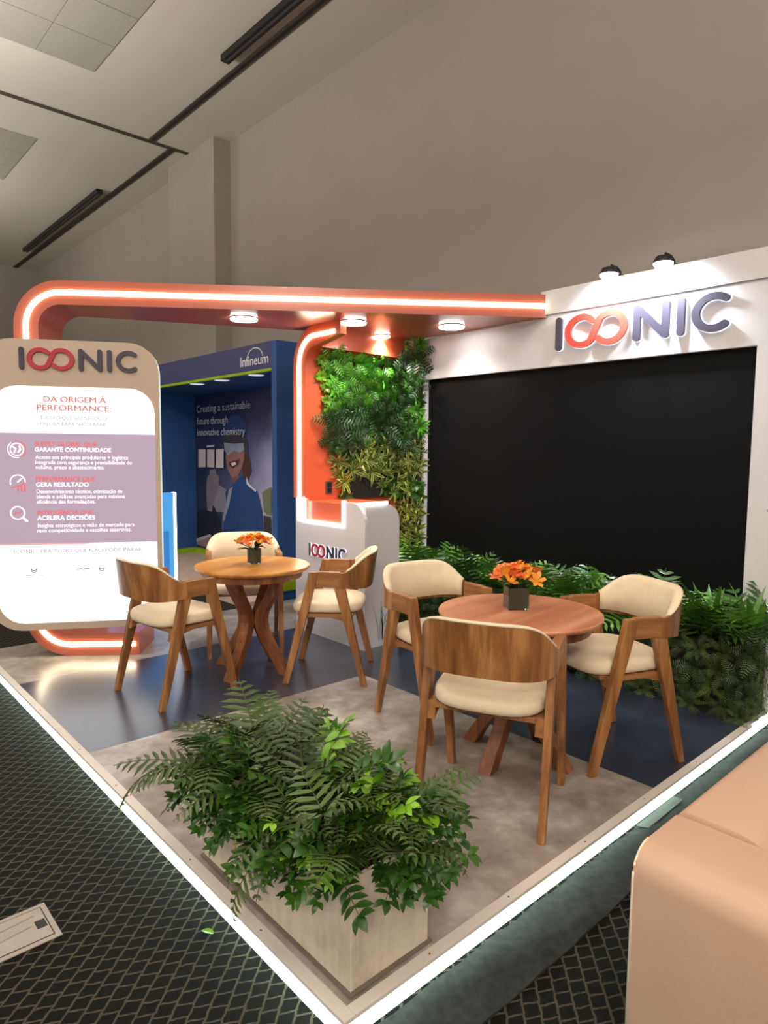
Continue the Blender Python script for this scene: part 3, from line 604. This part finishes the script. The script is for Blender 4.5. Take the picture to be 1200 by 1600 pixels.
# ================================================================== CHAIRS
def make_chair():
    c = thing('dining_chair', 'x', 'chair')
    for s in (-1, 1):
        g = G()   # front leg
        g.hexa([(s*.252, .225, 0), (s*.285, .225, 0), (s*.285, .268, 0), (s*.252, .268, 0)], [(s*.250, .022, .762), (s*.292, .022, .762), (s*.292, .088, .762), (s*.250, .088, .762)])
        part('leg', g, M['wood_y'], c, bevel=.005)
        g = G()   # rear leg
        g.hexa([(s*.252, -.300, 0), (s*.283, -.300, 0), (s*.283, -.262, 0), (s*.252, -.262, 0)], [(s*.248, -.150, .668), (s*.286, -.150, .668), (s*.286, -.075, .668), (s*.248, -.075, .668)])
        part('leg', g, M['wood_y'], c, bevel=.005)
        g = G().hexa([(s*.250, -.118, .662), (s*.290, -.118, .662), (s*.290, .045, .662), (s*.250, .045, .662)], [(s*.246, -.118, .764), (s*.292, -.118, .764), (s*.292, .030, .766), (s*.246, .030, .766)])
        part('armrest', g, M['wood_arm'], c, bevel=.007)
        g = G()   # bracket under the seat joining the two legs
        zs = [(-.205, .400), (-.16, .425), (-.05, .452), (.08, .452), (.14, .440), (.165, .425), (.15, .476), (-.19, .476)]
        g.prism(zs, lambda p, k: (s*(.215 if k == 0 else .252), p[0], p[1])); part('seat_bracket', g, M['wood_arm'], c)
    part('seat_frame', G().box(-.216, .216, -.20, .18, .452, .476), M['wood_arm'], c, bevel=.004)
    # upholstered seat
    g = G(); n = 40; rings = []
    for z, sc in ((.477, .93), (.484, .985), (.500, 1.0), (.522, .995), (.538, .955), (.547, .88), (.551, .6), (.552, .25)):
        ring = []
        for k in range(n):
            a = 2*math.pi*k/n; ca, sa = math.cos(a), math.sin(a); e = 2/3.6
            x = .252*sc*math.copysign(abs(ca)**e, ca); y = .245*sc*math.copysign(abs(sa)**e, sa); taper = 1-.06*(-y/.245 if y < 0 else 0)
            ring.append((x*taper, y-.012, z-(.012*(y/.245)**2 if y > 0 else 0)+.006*(abs(x)/.25)**2*sc))
        rings.append(ring)
    g.loft(rings); part('seat', g, M['cream'], c, auto=1.2)
    # bent veneer back
    def plan(ph, off=0.0):
        sa, ca = math.sin(ph), math.cos(ph); x = (.291-off)*math.copysign(abs(ca)**.62, ca); y = -.105-(.205-off)*abs(sa)**.72
        return x, y
    def top(ph): s = max(0, math.sin(ph)); t = min(1, max(0, (s-.04)/.93)); t = (t*t*(3-2*t))**.92; return .762+.114*t
    phs = [math.pi*k/36 for k in range(37)]; rings = []
    for ph in phs:
        lean = .028*math.sin(ph)**2; zt = top(ph); zb = .660-.012*math.sin(ph)
        def pt(off, z):
            x, y = plan(ph, off); return (x, y-lean*(z-zb)/(.21), z)
        rings.append([pt(0, zb), pt(0, (zb+zt)/2), pt(0, zt-.004), pt(.013, zt-.004), pt(.013, (zb+zt)/2), pt(.013, zb)])
    part('backrest', G().loft(rings), M['wood_back'], c, auto=.9)
    rings = []
    for ph in phs[2:-2]:
        lean = .028*math.sin(ph)**2; zt = top(ph); zb = .660-.012*math.sin(ph)+.014; f = min(1, math.sin(ph)*3)
        def pt(off, z):
            x, y = plan(ph, off); return (x, y-lean*(z-zb)/(.21), z)
        m = (zb+zt)/2
        rings.append([pt(.0135, zb), pt(.0135+.024*f, zb+.006), pt(.0135+.032*f, m), pt(.0135+.028*f, zt-.012), pt(.0135+.014*f, zt+.006), pt(.004, zt+.009), pt(-.002, zt+.002), pt(.002, zt-.0035), pt(.0135, zt-.006)])
    part('back_pad', G().loft(rings), M['cream'], c, smooth=True)
    return c
chair0 = make_chair()
CH = [((.797, 2.71), (.99, .12), 'wooden chair at the honey table with its curved back to the lit totem'),
      ((1.745, 2.345), (-.69, .72), 'wooden chair at the honey table in front of the white counter'),
      ((1.60, 3.24), (-.47, -.88), 'wooden chair behind the honey table, backed by the blue booth'),
      ((1.74, 1.25), (-.16, -.99), 'wooden chair at the reddish table standing nearest the planted wall corner'),
      ((1.258, .49), (.91, .415), 'wooden chair at the reddish table with its veneer back towards the viewer'),
      ((2.10, .435), (-.91, .41), 'wooden chair at the reddish table beside the plant bed, pale seat showing')]
for i, (p, h, lab) in enumerate(CH):
    o = chair0 if i == 0 else copy_tree(chair0)
    o.location = (p[0], p[1], PH); o.rotation_euler = (0, 0, math.atan2(h[1], h[0])-math.pi/2)
    tag(o, lab, 'chair', 'wooden armchairs around the two round tables')

# ================================================================== TABLES
def make_table(loc, rz, label, mtop, r):
    t = thing('round_table', label, 'table', loc, rz, 'round wooden tables')
    part('tabletop', G().lathe([(r*.90, .722), (r*.975, .730), (r, .742), (r, .750), (r*.992, .755), (.001, .755)], n=56), mtop, t, auto=.5)
    part('apron', G().lathe([(r*.82, .672), (r*.86, .675), (r*.88, .722), (r*.5, .722)], n=48), M['wood_leg'], t, auto=.5)
    path = [(.225, .690), (.185, .60), (.125, .50), (.078, .42), (.068, .36), (.080, .30), (.135, .20), (.215, .09), (.270, 0.0)]
    for k in range(4):
        rings = []; a = R(90*k)
        for i, (pr_, z) in enumerate(path):
            h = .037 if 0 < i < len(path)-1 else .040; wd_ = .034
            q = []
            for dr, dt in ((-h, -wd_), (h, -wd_), (h, wd_), (-h, wd_)):
                rr = max(.004, pr_+dr); q.append((rr*math.cos(a)-dt*math.sin(a), rr*math.sin(a)+dt*math.cos(a), z))
            rings.append(q)
        part('leg', G().loft(rings), M['wood_leg'], t, bevel=.004)
    return t
t1c, t2c = (1.375, 2.738, PH), (1.69, .683, PH)
make_table(t1c, R(24), 'round honey-coloured table standing near the lit totem', M['wood_top1'], .400)
make_table(t2c, R(7), 'round reddish-brown table standing in front of the black screen', M['wood_top2'], .412)

# ------------------------------------------------------------------ flower vases
def petal_flower(seed):
    rr = random.Random(seed); g = G()
    for k in range(6):
        a = k*math.pi/3+rr.uniform(-.15, .15); el = rr.uniform(.5, .9); L_ = rr.uniform(.026, .034)
        d = Vector((math.cos(a)*math.cos(el), math.sin(a)*math.cos(el), math.sin(el))); s = Vector((-math.sin(a), math.cos(a), 0)); u = d.cross(s)
        p = [Vector((0, 0, 0)), d*L_*.5+s*.008+u*-.002, d*L_*.5-s*.008+u*-.002, d*L_*.85+s*.007-u*.003, d*L_*.85-s*.007-u*.003, d*L_-u*.008]
        g.add(p, [(0, 1, 2), (1, 3, 4, 2), (3, 5, 4)])
    return g
def bouquet(loc, label, square, seed, sc):
    rr = random.Random(seed); z0 = loc[2]
    t = thing('flower_vase', label, 'vase', loc, rr.uniform(0, 1), 'flower vases on the round tables'); H = .105*sc; w = .050*sc
    if square:
        part('glass', G().box(-w, w, -w, w, 0, H), M['glass'], t, bevel=.004); part('leaf_wrap', G().box(-w*.86, w*.86, -w*.86, w*.86, .008, H*.97), M['vase_in'], t)
    else:
        part('glass', G().lathe([(w, 0), (w, H), (w*.96, H)], n=28), M['glass'], t, auto=.5); part('leaf_wrap', G().lathe([(w*.88, .008), (w*.88, H*.96)], n=24), M['vase_in'], t, auto=.5)
    fm = [petal_flower(seed+k).mesh('flower', M['petal'] if k % 2 == 0 else M['petal2'], smooth=True) for k in range(4)]
    n = 24
    for k in range(n):
        a = k*2.399; rad = .108*sc*math.sqrt((k+.5)/n); z = H+.085*sc*(1-.6*(rad/(.108*sc))**2)+rr.uniform(-.008, .012)
        o = link('flower', fm[k % 4], t, (rad*math.cos(a), rad*math.sin(a), z)); o.rotation_euler = (rr.uniform(-.3, .3)-math.sin(a)*rad*6, rr.uniform(-.3, .3)+math.cos(a)*rad*6, rr.uniform(0, 6)); o.scale = (sc*1.5,)*3
    lg = G(); leaf_blade(lg, .105, .016, .35, 5); lm = lg.mesh('leaf', M['leaf'], smooth=True)
    for k in range(13):
        a = k*2.1+rr.uniform(-.3, .3); o = link('leaf', lm, t, (w*.5*math.cos(a), w*.5*math.sin(a), H-.004+rr.uniform(0, .02))); o.rotation_euler = (rr.uniform(.1, .8), 0, a-math.pi/2); o.scale = (sc,)*3
    st = G()
    for k in range(8):
        a = k*.8; st.tube([(w*.4*math.cos(a), w*.4*math.sin(a), H*.9), (w*1.0*math.cos(a), w*1.0*math.sin(a), H+.05*sc)], .002, 5)
    part('stems', st, M['stem'], t)
def leaf_blade(g, L_, w, droop, n=5, base=(0, 0, 0), az=0.0, el=0.0, fold=.25, mi=0, edge=None):
    """blade from base along +Y, rotated by el (up) then az (about Z), drooping"""
    b = Vector(base); ca, sa = math.cos(az), math.sin(az); vs = []; m = n
    for i in range(m+1):
        t = i/m; e = el-droop*t; 
        if i == 0: p = Vector((0, 0, 0)); 
        else: p = prev+Vector((0, math.cos(e), math.sin(e)))*(L_/m)
        prev = p; ww = w*max(.02, math.sin(math.pi*min(1, .08+t*.92))**.8 if t < 1 else .02)
        for sx_ in (-1, 0, 1):
            q = Vector((sx_*ww, p.y-(0), p.z+abs(sx_)*ww*fold)); vs.append(b+Vector((q.x*ca-q.y*sa, q.x*sa+q.y*ca, q.z)))
    fs = []
    for i in range(m):
        fs += [(3*i, 3*i+1, 3*i+4, 3*i+3), (3*i+1, 3*i+2, 3*i+5, 3*i+4)]
    g.add(vs, fs, mi)
bouquet((1.41, 2.775, PH+.7555), 'round glass vase of orange flowers on the honey table', False, 11, 1.0)
bouquet((1.722, .73, PH+.7555), 'square glass vase of orange flowers on the reddish table', True, 23, 1.08)

# ================================================================== PLANTS
def frond_mesh(name, mat, pairs=15, arch=1.1, wid=.20, el=.9, seed=0, lobe=.020, tip=.15):
    """arching frond of unit length along +Y; each side leaflet a folded blade"""
    rr = random.Random(seed); g = G(); n = pairs; pts = []; p = Vector((0, 0, 0)); e = el
    for i in range(n+3):
        pts.append(p.copy()); p = p+Vector((rr.uniform(-.004, .004), math.cos(e), math.sin(e)))*(1.0/(n+2)); e -= arch/(n+2)*(1+.6*i/n)
    g.tube(pts, [.007*(1-.8*i/(n+2))+.0015 for i in range(n+3)], 4, 1)
    for i in range(2, n+2):
        t = (i-2)/n; d = (pts[min(i+1, n+2)]-pts[i-1]).normalized(); w = wid*(math.sin(math.pi*(.16+.84*t)**.85)**.75 if t < .98 else .12)*rr.uniform(.9, 1.08)
        w = max(w, .03)
        s = Vector((1, 0, 0)); u = s.cross(d)
        for sg_ in (-1, 1):
            dirv = (s*sg_+d*.42-u*.10*rr.uniform(0, 2)).normalized(); lb = lobe*(.55+.45*math.sin(math.pi*(.2+.7*t))); c = pts[i]; ax = d
            a = c+ax*lb*.4; b_ = c-ax*lb*.5; m1 = c+dirv*w*.5+ax*lb*.75+u*.006; m2 = c+dirv*w*.5-ax*lb*.75+u*.006; m0 = c+dirv*w*.5-u*.004; e_ = c+dirv*w-u*.02*rr.random()
            g.add([c, a, m1, e_, m2, b_, m0], [(0, 1, 2, 6), (6, 2, 3), (6, 3, 4), (0, 6, 4, 5)])
    return g.mesh(name, [mat, M['stem']], smooth=True)
def sprig_mesh(name, mat, n=9, seed=0, size=.30, droop=.9, el=.6):
    """leafy shoot of unit length along +Y with obovate leaves"""
    rr = random.Random(seed); g = G(); pts = []; p = Vector((0, 0, 0)); e = el
    for i in range(n+1):
        pts.append(p.copy()); p = p+Vector((rr.uniform(-.015, .015), math.cos(e)/n, math.sin(e)/n)); e -= droop/n
    g.tube(pts, [.012*(1-.6*i/n) for i in range(n+1)], 4, 1)
    for i in range(1, n+1):
        for k in range(2 if i < n else 3):
            az = (i*1.3+k*math.pi+rr.uniform(-.5, .5)) if i < n else (k-1)*.9
            L_ = size*rr.uniform(.75, 1.1)
            if i < n:
                az = rr.choice((-1, 1))*rr.uniform(.5, 1.5) if k == 0 else -math.copysign(rr.uniform(.5, 1.5), az)
            leaf_blade(g, L_, L_*.24, rr.uniform(.3, 1.1), 4, pts[i], az, rr.uniform(-.2, .7), .18)
    return g.mesh(name, [mat, M['stem']], smooth=True)
FR = [frond_mesh('frond', M['fern'], 12, 1.0, .24, .9, 1, .031), frond_mesh('frond', M['fern'], 13, 1.5, .21, 1.0, 2, .029), frond_mesh('frond', M['fern'], 11, .6, .27, .6, 3, .034)]
FRY = frond_mesh('frond', M['fern_yellow'], 14, 1.2, .15, .4, 9)
SPG = [sprig_mesh('sprig', M['leaf'], 8, k, .27, .9+.5*k, .7) for k in range(3)]
SPB = [sprig_mesh('sprig', M['leaf_bright'], 7, 10+k, .27, .9+.4*k, .8) for k in range(2)]

# ------------------------------------------------------------------ front planter
pl = thing('concrete_planter', 'long low cement-look planter box at the front corner of the platform', 'planter', (.225, .50, PH))
X0, X1, Y0, Y1, PHH = -.157, .160, -.442, .440, .345
part('base_band', G().box(X0-.011, X1+.011, Y0-.011, Y1+.011, .003, .008), M['plate'], pl)  # thin darker sheet reaching slightly past the planter walls
g = G(); T_ = .02
part('panel', G().box(X0, X0+T_, Y0, Y1, .008, PHH), M['concrete'], pl, bevel=.0025); part('panel', G().box(X1-T_, X1, Y0, Y1, .008, PHH), M['concrete'], pl, bevel=.0025)
part('panel', G().box(X0+T_, X1-T_, Y0+.0005, Y0+T_, .008, PHH), M['concrete'], pl, bevel=.0025); part('panel', G().box(X0+T_, X1-T_, Y1-T_, Y1-.0005, .008, PHH), M['concrete'], pl, bevel=.0025)
part('soil', G().box(X0+T_+.001, X1-T_-.001, Y0+T_+.001, Y1-T_-.001, .02, PHH-.03), M['soil'], pl)
rr = random.Random(5); ZP = PH+PHH-.03
def clump(name, label, loc, group, specs, cat='plant'):
    t = thing(name, label, cat, loc, 0, group)
    for me, nm, az, el, L_, roll in specs:
        o = link(nm, me, t, (math.sin(-az)*-.0, 0, 0)); o.rotation_euler = (el, roll, az); o.scale = (L_, L_, L_)
    part('crown', G().lathe([(.014, -.03), (.018, 0), (.008, .03)], n=8), M['stem'], t)
    return t
spots = [(.14, .90), (.31, .87), (.22, .76), (.12, .64), (.33, .62), (.22, .50), (.12, .38), (.33, .36), (.22, .24), (.31, .13), (.12, .14)]
wh = ['at the far end of the planter, left', 'at the far end of the planter, right', 'behind the middle of the planter', 'on the left rim of the planter past its middle', 'on the right rim of the planter past its middle', 'in the very middle of the planter', 'on the left rim of the planter before its middle', 'on the right rim of the planter before its middle', 'near the front of the planter', 'at the front right corner of the planter', 'at the front left corner of the planter']
for (x, y), w_ in zip(spots, wh):
    sp2 = []
    for k in range(13):
        az = k*2.4+rr.uniform(-.4, .4); out = Vector((x-.225, y-.5))
        sp2.append((FR[rr.randrange(3)], 'frond', az, rr.uniform(-.35, .55), rr.uniform(.27, .43)*(1.1 if y > .7 else .95), rr.uniform(-.3, .3)))
    if w_.endswith('past its middle') and x < .2: sp2.append((FRY, 'frond', 1.9, -.6, .20, 0))
    if 'right rim of the planter before' in w_: sp2.append((FR[2], 'frond', -1.35, -.45, .50, 0))
    if 'left rim of the planter before' in w_: sp2.append((FR[1], 'frond', 1.45, -.9, .36, 0))
    if 'far end of the planter, left' in w_: sp2.append((FR[1], 'frond', .9, -.5, .50, 0))
    clump('fern', 'green fern with arching fronds '+w_, (x, y, ZP), 'ferns in the front planter', sp2)
edge = [(.085, .85, 1.57), (.085, .70, 1.57), (.085, .54, 1.57), (.085, .40, 1.6), (.085, .27, 1.7), (.09, .13, 2.2), (.20, .075, 3.14), (.31, .08, 3.3), (.365, .14, 4.2), (.37, .28, 4.7), (.37, .43, 4.7), (.37, .60, 4.7), (.37, .76, 4.7), (.30, .93, 5.8), (.16, .93, .5), (.24, .33, 3.0), (.26, .58, 3.3), (.30, .22, 4.4), (.28, .45, 4.6), (.31, .70, 5.0), (.17, .27, 2.2), (.16, .47, 1.6), (.18, .70, 1.2)]
ORD = ['first', 'second', 'third', 'fourth', 'fifth', 'sixth', 'seventh', 'eighth', 'ninth', 'tenth', 'eleventh', 'twelfth', 'thirteenth', 'fourteenth', 'fifteenth']
SHR = ['glossy-leaved shrub on the left rim of the planter, %s from its far end' % q for q in ORD[:6]]+['glossy-leaved shrub on the front end of the planter, left of two', 'glossy-leaved shrub on the front end of the planter, right of two']+['glossy-leaved shrub on the right rim of the planter, %s from the front' % q for q in ORD[:5]]+['glossy-leaved shrub on the far end of the planter, right of two', 'glossy-leaved shrub on the far end of the planter, left of two', 'glossy-leaved shrub in the middle of the planter, nearer the front', 'glossy-leaved shrub in the middle of the planter, nearer the tables']+['glossy-leaved shrub inside the right half of the planter, %s from the front' % q for q in ORD[:3]]+['glossy-leaved shrub inside the left half of the planter, %s from the front' % q for q in ORD[:3]]
for k, (x, y, az) in enumerate(edge):
    sp2 = []
    for j in range(9):
        me = SPB[j % 2] if (k in (4, 5, 8, 9, 12, 15, 17, 18) and j % 3 == 0) else SPG[rr.randrange(3)]
        sp2.append((me, 'sprig', az+rr.uniform(-1.0, 1.0), rr.uniform(-.45, .6) if k < 15 else rr.uniform(.1, .9), rr.uniform(.13, .21) if k < 15 else rr.uniform(.2, .3), rr.uniform(-.5, .5)))
    side = 'left' if x < .15 else ('right' if x > .3 else 'middle')
    clump('leafy_shrub', SHR[k], (x, y, ZP), 'leafy shrubs in the front planter', sp2)

# ------------------------------------------------------------------ green wall and plant bed
def rosette(name, mats, n, L_, w, seed, el0=.3, el1=1.2, droop=1.0, striped=False):
    rr = random.Random(seed); g = G()
    for k in range(n):
        az = k*2.4+rr.uniform(-.2, .2); el = el0+(el1-el0)*k/n; l2 = L_*rr.uniform(.8, 1.15)
        if striped:
            leaf_blade(g, l2, w, droop*rr.uniform(.7, 1.3), 4, (0, 0, .0), az, el, .2, 1); leaf_blade(g, l2*.97, w*.55, droop, 4, (0, 0, .0025), az, el, .2, 0)
        else: leaf_blade(g, l2, w, droop*rr.uniform(.7, 1.3), 4, (0, 0, 0), az, el, .2, 0)
    return g.mesh(name, mats, smooth=True)
def tuft(name, mat, n, L_, seed, pairs=7, wid=.30, el0=.2, el1=1.1, lobe=.055):
    """rosette of small fronds, as one mesh"""
    rr = random.Random(seed); base = frond_mesh('tmp', mat, pairs, 1.2, wid, .3, seed, lobe); g = G()
    vs = [v.co.copy() for v in base.vertices]; fs = [tuple(p.vertices) for p in base.polygons]; mi = [p.material_index for p in base.polygons]
    for k in range(n):
        m = Matrix.Rotation(k*2.4+rr.uniform(-.3, .3), 4, 'Z') @ Matrix.Rotation(el0+(el1-el0)*k/n, 4, 'X') @ Matrix.Rotation(rr.uniform(-.4, .4), 4, 'Y') @ Matrix.Scale(L_*rr.uniform(.8, 1.15), 4)
        o = len(g.v); g.v += [tuple(m @ v) for v in vs]; g.f += [tuple(i+o for i in f) for f in fs]; g.mi += mi
    bpy.data.meshes.remove(base); return g.mesh(name, [mat, M['stem']], smooth=True)
TB = [tuft('wall_fern', M['fern_wall'], 9, .17, 30+k) for k in range(3)]
TD = [tuft('wall_fern', M['fern_dark'], 9, .20, 40+k) for k in range(3)]
VR = [rosette('variegated_plant', [M['var_mid'], M['var_edge']], 13, .125, .013, 50+k, .2, 1.2, 1.1, True) for k in range(3)]
BR = [rosette('wall_fern', [M['fern_wall']], 24, .115, .013, 100+k, .1, 1.25, 1.0) for k in range(3)]
LR = [rosette('leafy_wall_plant', [M['leaf']], 16, .085, .017, 60+k, .1, 1.2, .8) for k in range(2)]
YR = [rosette('leafy_wall_plant', [M['leaf_bright']], 16, .06, .016, 70+k, .1, 1.2, .8) for k in range(2)]
def left_edge(z):
    tb = [(1.15, 2.66), (1.30, 2.63), (1.67, 2.54), (1.95, 2.47), (2.15, 2.43), (2.35, 2.35), (2.5, 2.40)]
    for (z0, x0), (z1, x1) in zip(tb, tb[1:]):
        if z <= z1: return x0+(x1-x0)*max(0, (z-z0)/(z1-z0))
    return tb[-1][1]
bk = thing('green_wall_backing', 'dark backing panel of the green wall in the nook corner', 'panel', (XW, YI, 1.2))
part('felt_panel', G().prism([(2.72, 1.22), (2.60, 1.7), (2.50, 2.1), (2.47, 2.46), (3.30, 2.46), (3.34, 1.22)], lambda p, k: (p[0], YI-.004 if k == 0 else YI-.03, p[1])), M['soil'], bk, world=True)
part('felt_panel', G().box(XW-.03, XW-.004, 3.02, YI-.031, .50, 2.60), M['soil'], bk, world=True)
rr = random.Random(9)
def on_wall(me, name, pos, nrm, label, cat, group, sc=1.0):
    n_ = Vector(nrm); q = n_.to_track_quat('Z', 'Y') if False else Vector((0, 0, 1)).rotation_difference(n_)
    o = link(name, me, None, pos); m = q.to_matrix().to_4x4() @ Matrix.Rotation(rr.uniform(0, 6.28), 4, 'Z') @ Matrix.Scale(sc, 4)
    o.matrix_world = Matrix.Translation(pos) @ m
    return tag(o, label, cat, group)
GW = 'plants of the green wall'
def pick(z, edge):
    if edge and z > 1.95: return rr.choice(YR), 'leafy_wall_plant', 'small yellow-green leafy plant on the outer edge of the green wall', 1.1
    if z > 2.0: return rr.choice(BR+BR+TB[:2]), 'wall_fern', 'bright narrow-leaved fern in the upper half of the green wall', 1.0
    if z > 1.72: return rr.choice(TD+BR[:2]), 'wall_fern', 'dark feathery fern in the middle of the green wall', 1.05
    if z > 1.33: return rr.choice(VR+VR+LR[:1]), 'variegated_plant', 'yellow-striped leafy plant in the lower half of the green wall', 1.05
    return rr.choice(LR+VR[:1]), 'leafy_wall_plant', 'glossy leafy plant at the bottom of the green wall', 1.0
z = 1.25
while z < 2.50:
    x = left_edge(z)+.02; first = True
    while x < 3.30:
        xx = x+rr.uniform(-.02, .02); zz_ = z+rr.uniform(-.03, .03)
        if not (z < 1.42 and 2.74 < xx < 3.06):
            me, nm, lab, s = pick(zz_, first)
            on_wall(me, nm, (xx, YI-.031, zz_), (rr.uniform(-.3, .2), -1, -.35+rr.uniform(-.2, .3)), lab, 'plant', GW, s*rr.uniform(.85, 1.15))
        x += .115; first = False
    z += .105
z = .62
while z < 2.62:
    y = 3.04
    while y < 3.33:
        yy = y+rr.uniform(-.02, .02); zz_ = z+rr.uniform(-.03, .03)
        me, nm, lab, s = pick(zz_, False)
        if zz_ > 1.9: me, nm, lab = rr.choice(TD[:2]+BR+LR), 'wall_fern', 'dark fern on the green wall strip beside the black screen'
        elif zz_ < 1.15: me, nm, lab = rr.choice(VR), 'variegated_plant', 'yellow-striped plant low on the wall between counter and screen'
        on_wall(me, nm, (XW-.031, yy, zz_), (-1, rr.uniform(-.4, .2), -.3+rr.uniform(-.2, .3)), lab, 'plant', GW, s*rr.uniform(.85, 1.15))
        y += .11
    z += .105
# bed under the screen
tr = thing('plant_trough', 'dark trough holding the plants along the foot of the screen wall', 'planter', (3.17, 1.5, PH))
part('trough_box', G().box(3.06, 3.34, .05, 2.98, PH, .50), M['soil'], tr, world=True)
LF = [frond_mesh('frond', M['leaf_bed'], 7, 1.0-.4*k, .42, .9, 80+k, .052) for k in range(2)]+[frond_mesh('frond', M['leaf'], 7, .6, .38, 1.0, 85, .055)]
y = .06; k = 0
while y < 3.0:
    for row, xx in enumerate((3.10, 3.24)):
        sp2 = []
        for j in range(9):
            sp2.append((LF[rr.randrange(3)], 'frond', j*2.4+rr.uniform(-.4, .4), rr.uniform(-.4, .6), rr.uniform(.28, .43), rr.uniform(-.4, .4)))
        clump('broad_fern', 'broad-lobed fern in the trough, %s row, %s from the platform edge' % (('front', 'back')[row], ORD[k]), (xx+rr.uniform(-.02, .02), y+rr.uniform(-.03, .03), .50), 'broad-lobed ferns in the trough', sp2)
    y += .21; k += 1
ST = rosette('strap_leaf_plant', [M['leaf_bed']], 9, .40, .022, 77, 1.0, 1.45, .35)
for q, (xx, yy) in enumerate(((3.12, .10), (3.22, .02+.06), (3.15, -.02+.08+.25))):
    o = link('strap_leaf_plant', ST, None, (xx, yy, .50)); o.rotation_euler = (0, 0, q*2.1)
    tag(o, 'tall strap-leaved plant at the end of the trough, %s from platform edge' % ORD[q], 'plant', 'strap-leaved plants in the trough')
FT = [tuft('moss_fern', M['moss'], 11, .14, 90+k, 11, .17, lobe=.026) for k in range(2)]+[tuft('moss_fern', M['fern_dark'], 11, .15, 95, 10, .2, lobe=.032)]
z = .13
while z < .5:
    y = .05
    while y < 3.0:
        on_wall(rr.choice(FT if y < .75 else FT[2:]), 'moss_fern', (3.055-(.04 if y < .4 else 0), y+rr.uniform(-.04, .04), z+rr.uniform(-.03, .03)), (-1, rr.uniform(-.4, .4), rr.uniform(-.1, .5)), 'fine feathery fern hanging down the front of the trough', 'plant', 'fine ferns on the trough front', rr.uniform(.85, 1.25))
        y += .15
    z += .11
for z in (.16, .28, .40):
    for xx in (3.10, 3.22):
        on_wall(rr.choice(FT), 'moss_fern', (xx, .05, z), (0, -1, .2), 'fine feathery fern at the end of the trough by the platform edge', 'plant', 'fine ferns on the trough front', 1.0)
# printed twigs on the white wall right of the screen
tw = thing('printed_branch', 'thin grey printed twig motif on the white wall right of the screen', 'wall print', (XW, .05, 1.2))
for k, (y0, z0, y1, z1) in enumerate(((.10, 1.84, -.02, 1.93), (.08, 1.86, -.05, 1.95), (.05, 1.66, -.06, 1.72), (.09, 1.30, -.05, 1.46), (.03, 1.52, -.06, 1.60))):
    g = G(); stroke(g, [(y0, z0), ((y0+y1)/2, (z0+z1)/2+.012), (y1, z1)], .010, lambda a, b, q: (XW-.0008 if q else XW-.0001, a, b)); part('twig', g, M['print_grey'], tw, world=True)

# ================================================================== ARMCHAIR AT THE RIGHT
ac = thing('tub_armchair', 'boxy peach leatherette armchair with pale piping at the right edge', 'armchair', (1.1, -1.0, 0))
YR_, XA, HA = -.55, .49, .635
def rprof(x0, x1, z0, z1, rl, rr_, n=6):
    pts = [(x0, z0), (x1, z0)]
    pts += [(x1-rr_+rr_*math.sin(R(90-90*i/n)), z1-rr_+rr_*math.cos(R(90-90*i/n))) for i in range(n+1)]
    pts += [(x0+rl-rl*math.sin(R(90*i/n)), z1-rl+rl*math.cos(R(90*i/n))) for i in range(n+1)]
    return pts
def along_y(p, a, b): return G().prism(p, lambda q, k: (q[0], a if k == 0 else b, q[1]))
def along_x(p, a, b): return G().prism(p, lambda q, k: (a if k == 0 else b, q[0], q[1]))
part('arm', along_y(rprof(XA, XA+.262, .06, HA, .075, .02), -1.42, YR_), M['leather'], ac, bevel=.012, world=True, auto=.5)
part('arm', along_y(rprof(XA+1.02, XA+1.28, .06, HA, .02, .075), -1.42, YR_), M['leather'], ac, bevel=.012, world=True, auto=.5)
part('backrest', along_x(rprof(YR_-.25, YR_+.002, .06, HA+.008, .09, .03), XA+.2625, XA+1.0195), M['leather'], ac, bevel=.006, world=True, auto=.5)
part('seat', along_x(rprof(-1.40, YR_-.2505, .06, .42, .05, .02), XA+.2625, XA+1.0195), M['leather'], ac, bevel=.006, world=True, auto=.5)
part('piping', G().tube([(XA+.004, YR_-.004, .07), (XA+.004, YR_-.004, HA-.08)]+[(XA+.079-.075*math.cos(R(a)), YR_-.004, HA-.079+.075*math.sin(R(a))) for a in range(10, 91, 16)], .0045, 6), M['piping'], ac, world=True, smooth=True)
part('plinth', G().box(XA+.04, XA+1.24, -1.38, YR_-.03, .0, .06), M['black_metal'], ac, world=True)

# ================================================================== FLOOR BOX AND FALLEN LEAF
fb = thing('floor_box', 'metal floor socket box lid set in the patterned carpet', 'floor box', (-.60, 1.072, 0))
part('frame', G().box(-.16, .161, -.106, .106, 0.0005, .005), M['steel'], fb, bevel=.0015)
part('lid', G().box(-.135, .140, -.084, .084, .005, .0065), M['steel'], fb, bevel=.0007)
part('gap_line', G().box(-.139, .144, -.088, .088, .005, .0055), M['black_metal'], fb)
part('pull_handle', G().box(.104, .136, -.030, .014, .0065, .0085), M['black_metal'], fb, bevel=.001)
g = G(); stroke(g, [(-.13, -.012), (-.02, -.018), (.09, -.002)], .006, lambda a, b, k: (a, b, .0070 if k else .0066)); part('scuff_mark', g, M['scratch'], fb)
g = G(); stroke(g, [(-.13, .03), (0.0, .036), (.11, .05)], .006, lambda a, b, k: (a, b, .0070 if k else .0066)); part('scuff_mark', g, M['scratch'], fb)
g = G(); leaf_blade(g, .045, .012, .3, 5, (0, 0, .004), .6, .25)
single('fallen_leaf', g, M['leaf_bright'], 'small bright green leaf fallen on the carpet by the platform', 'leaf').location = (-.06, .63, .003)
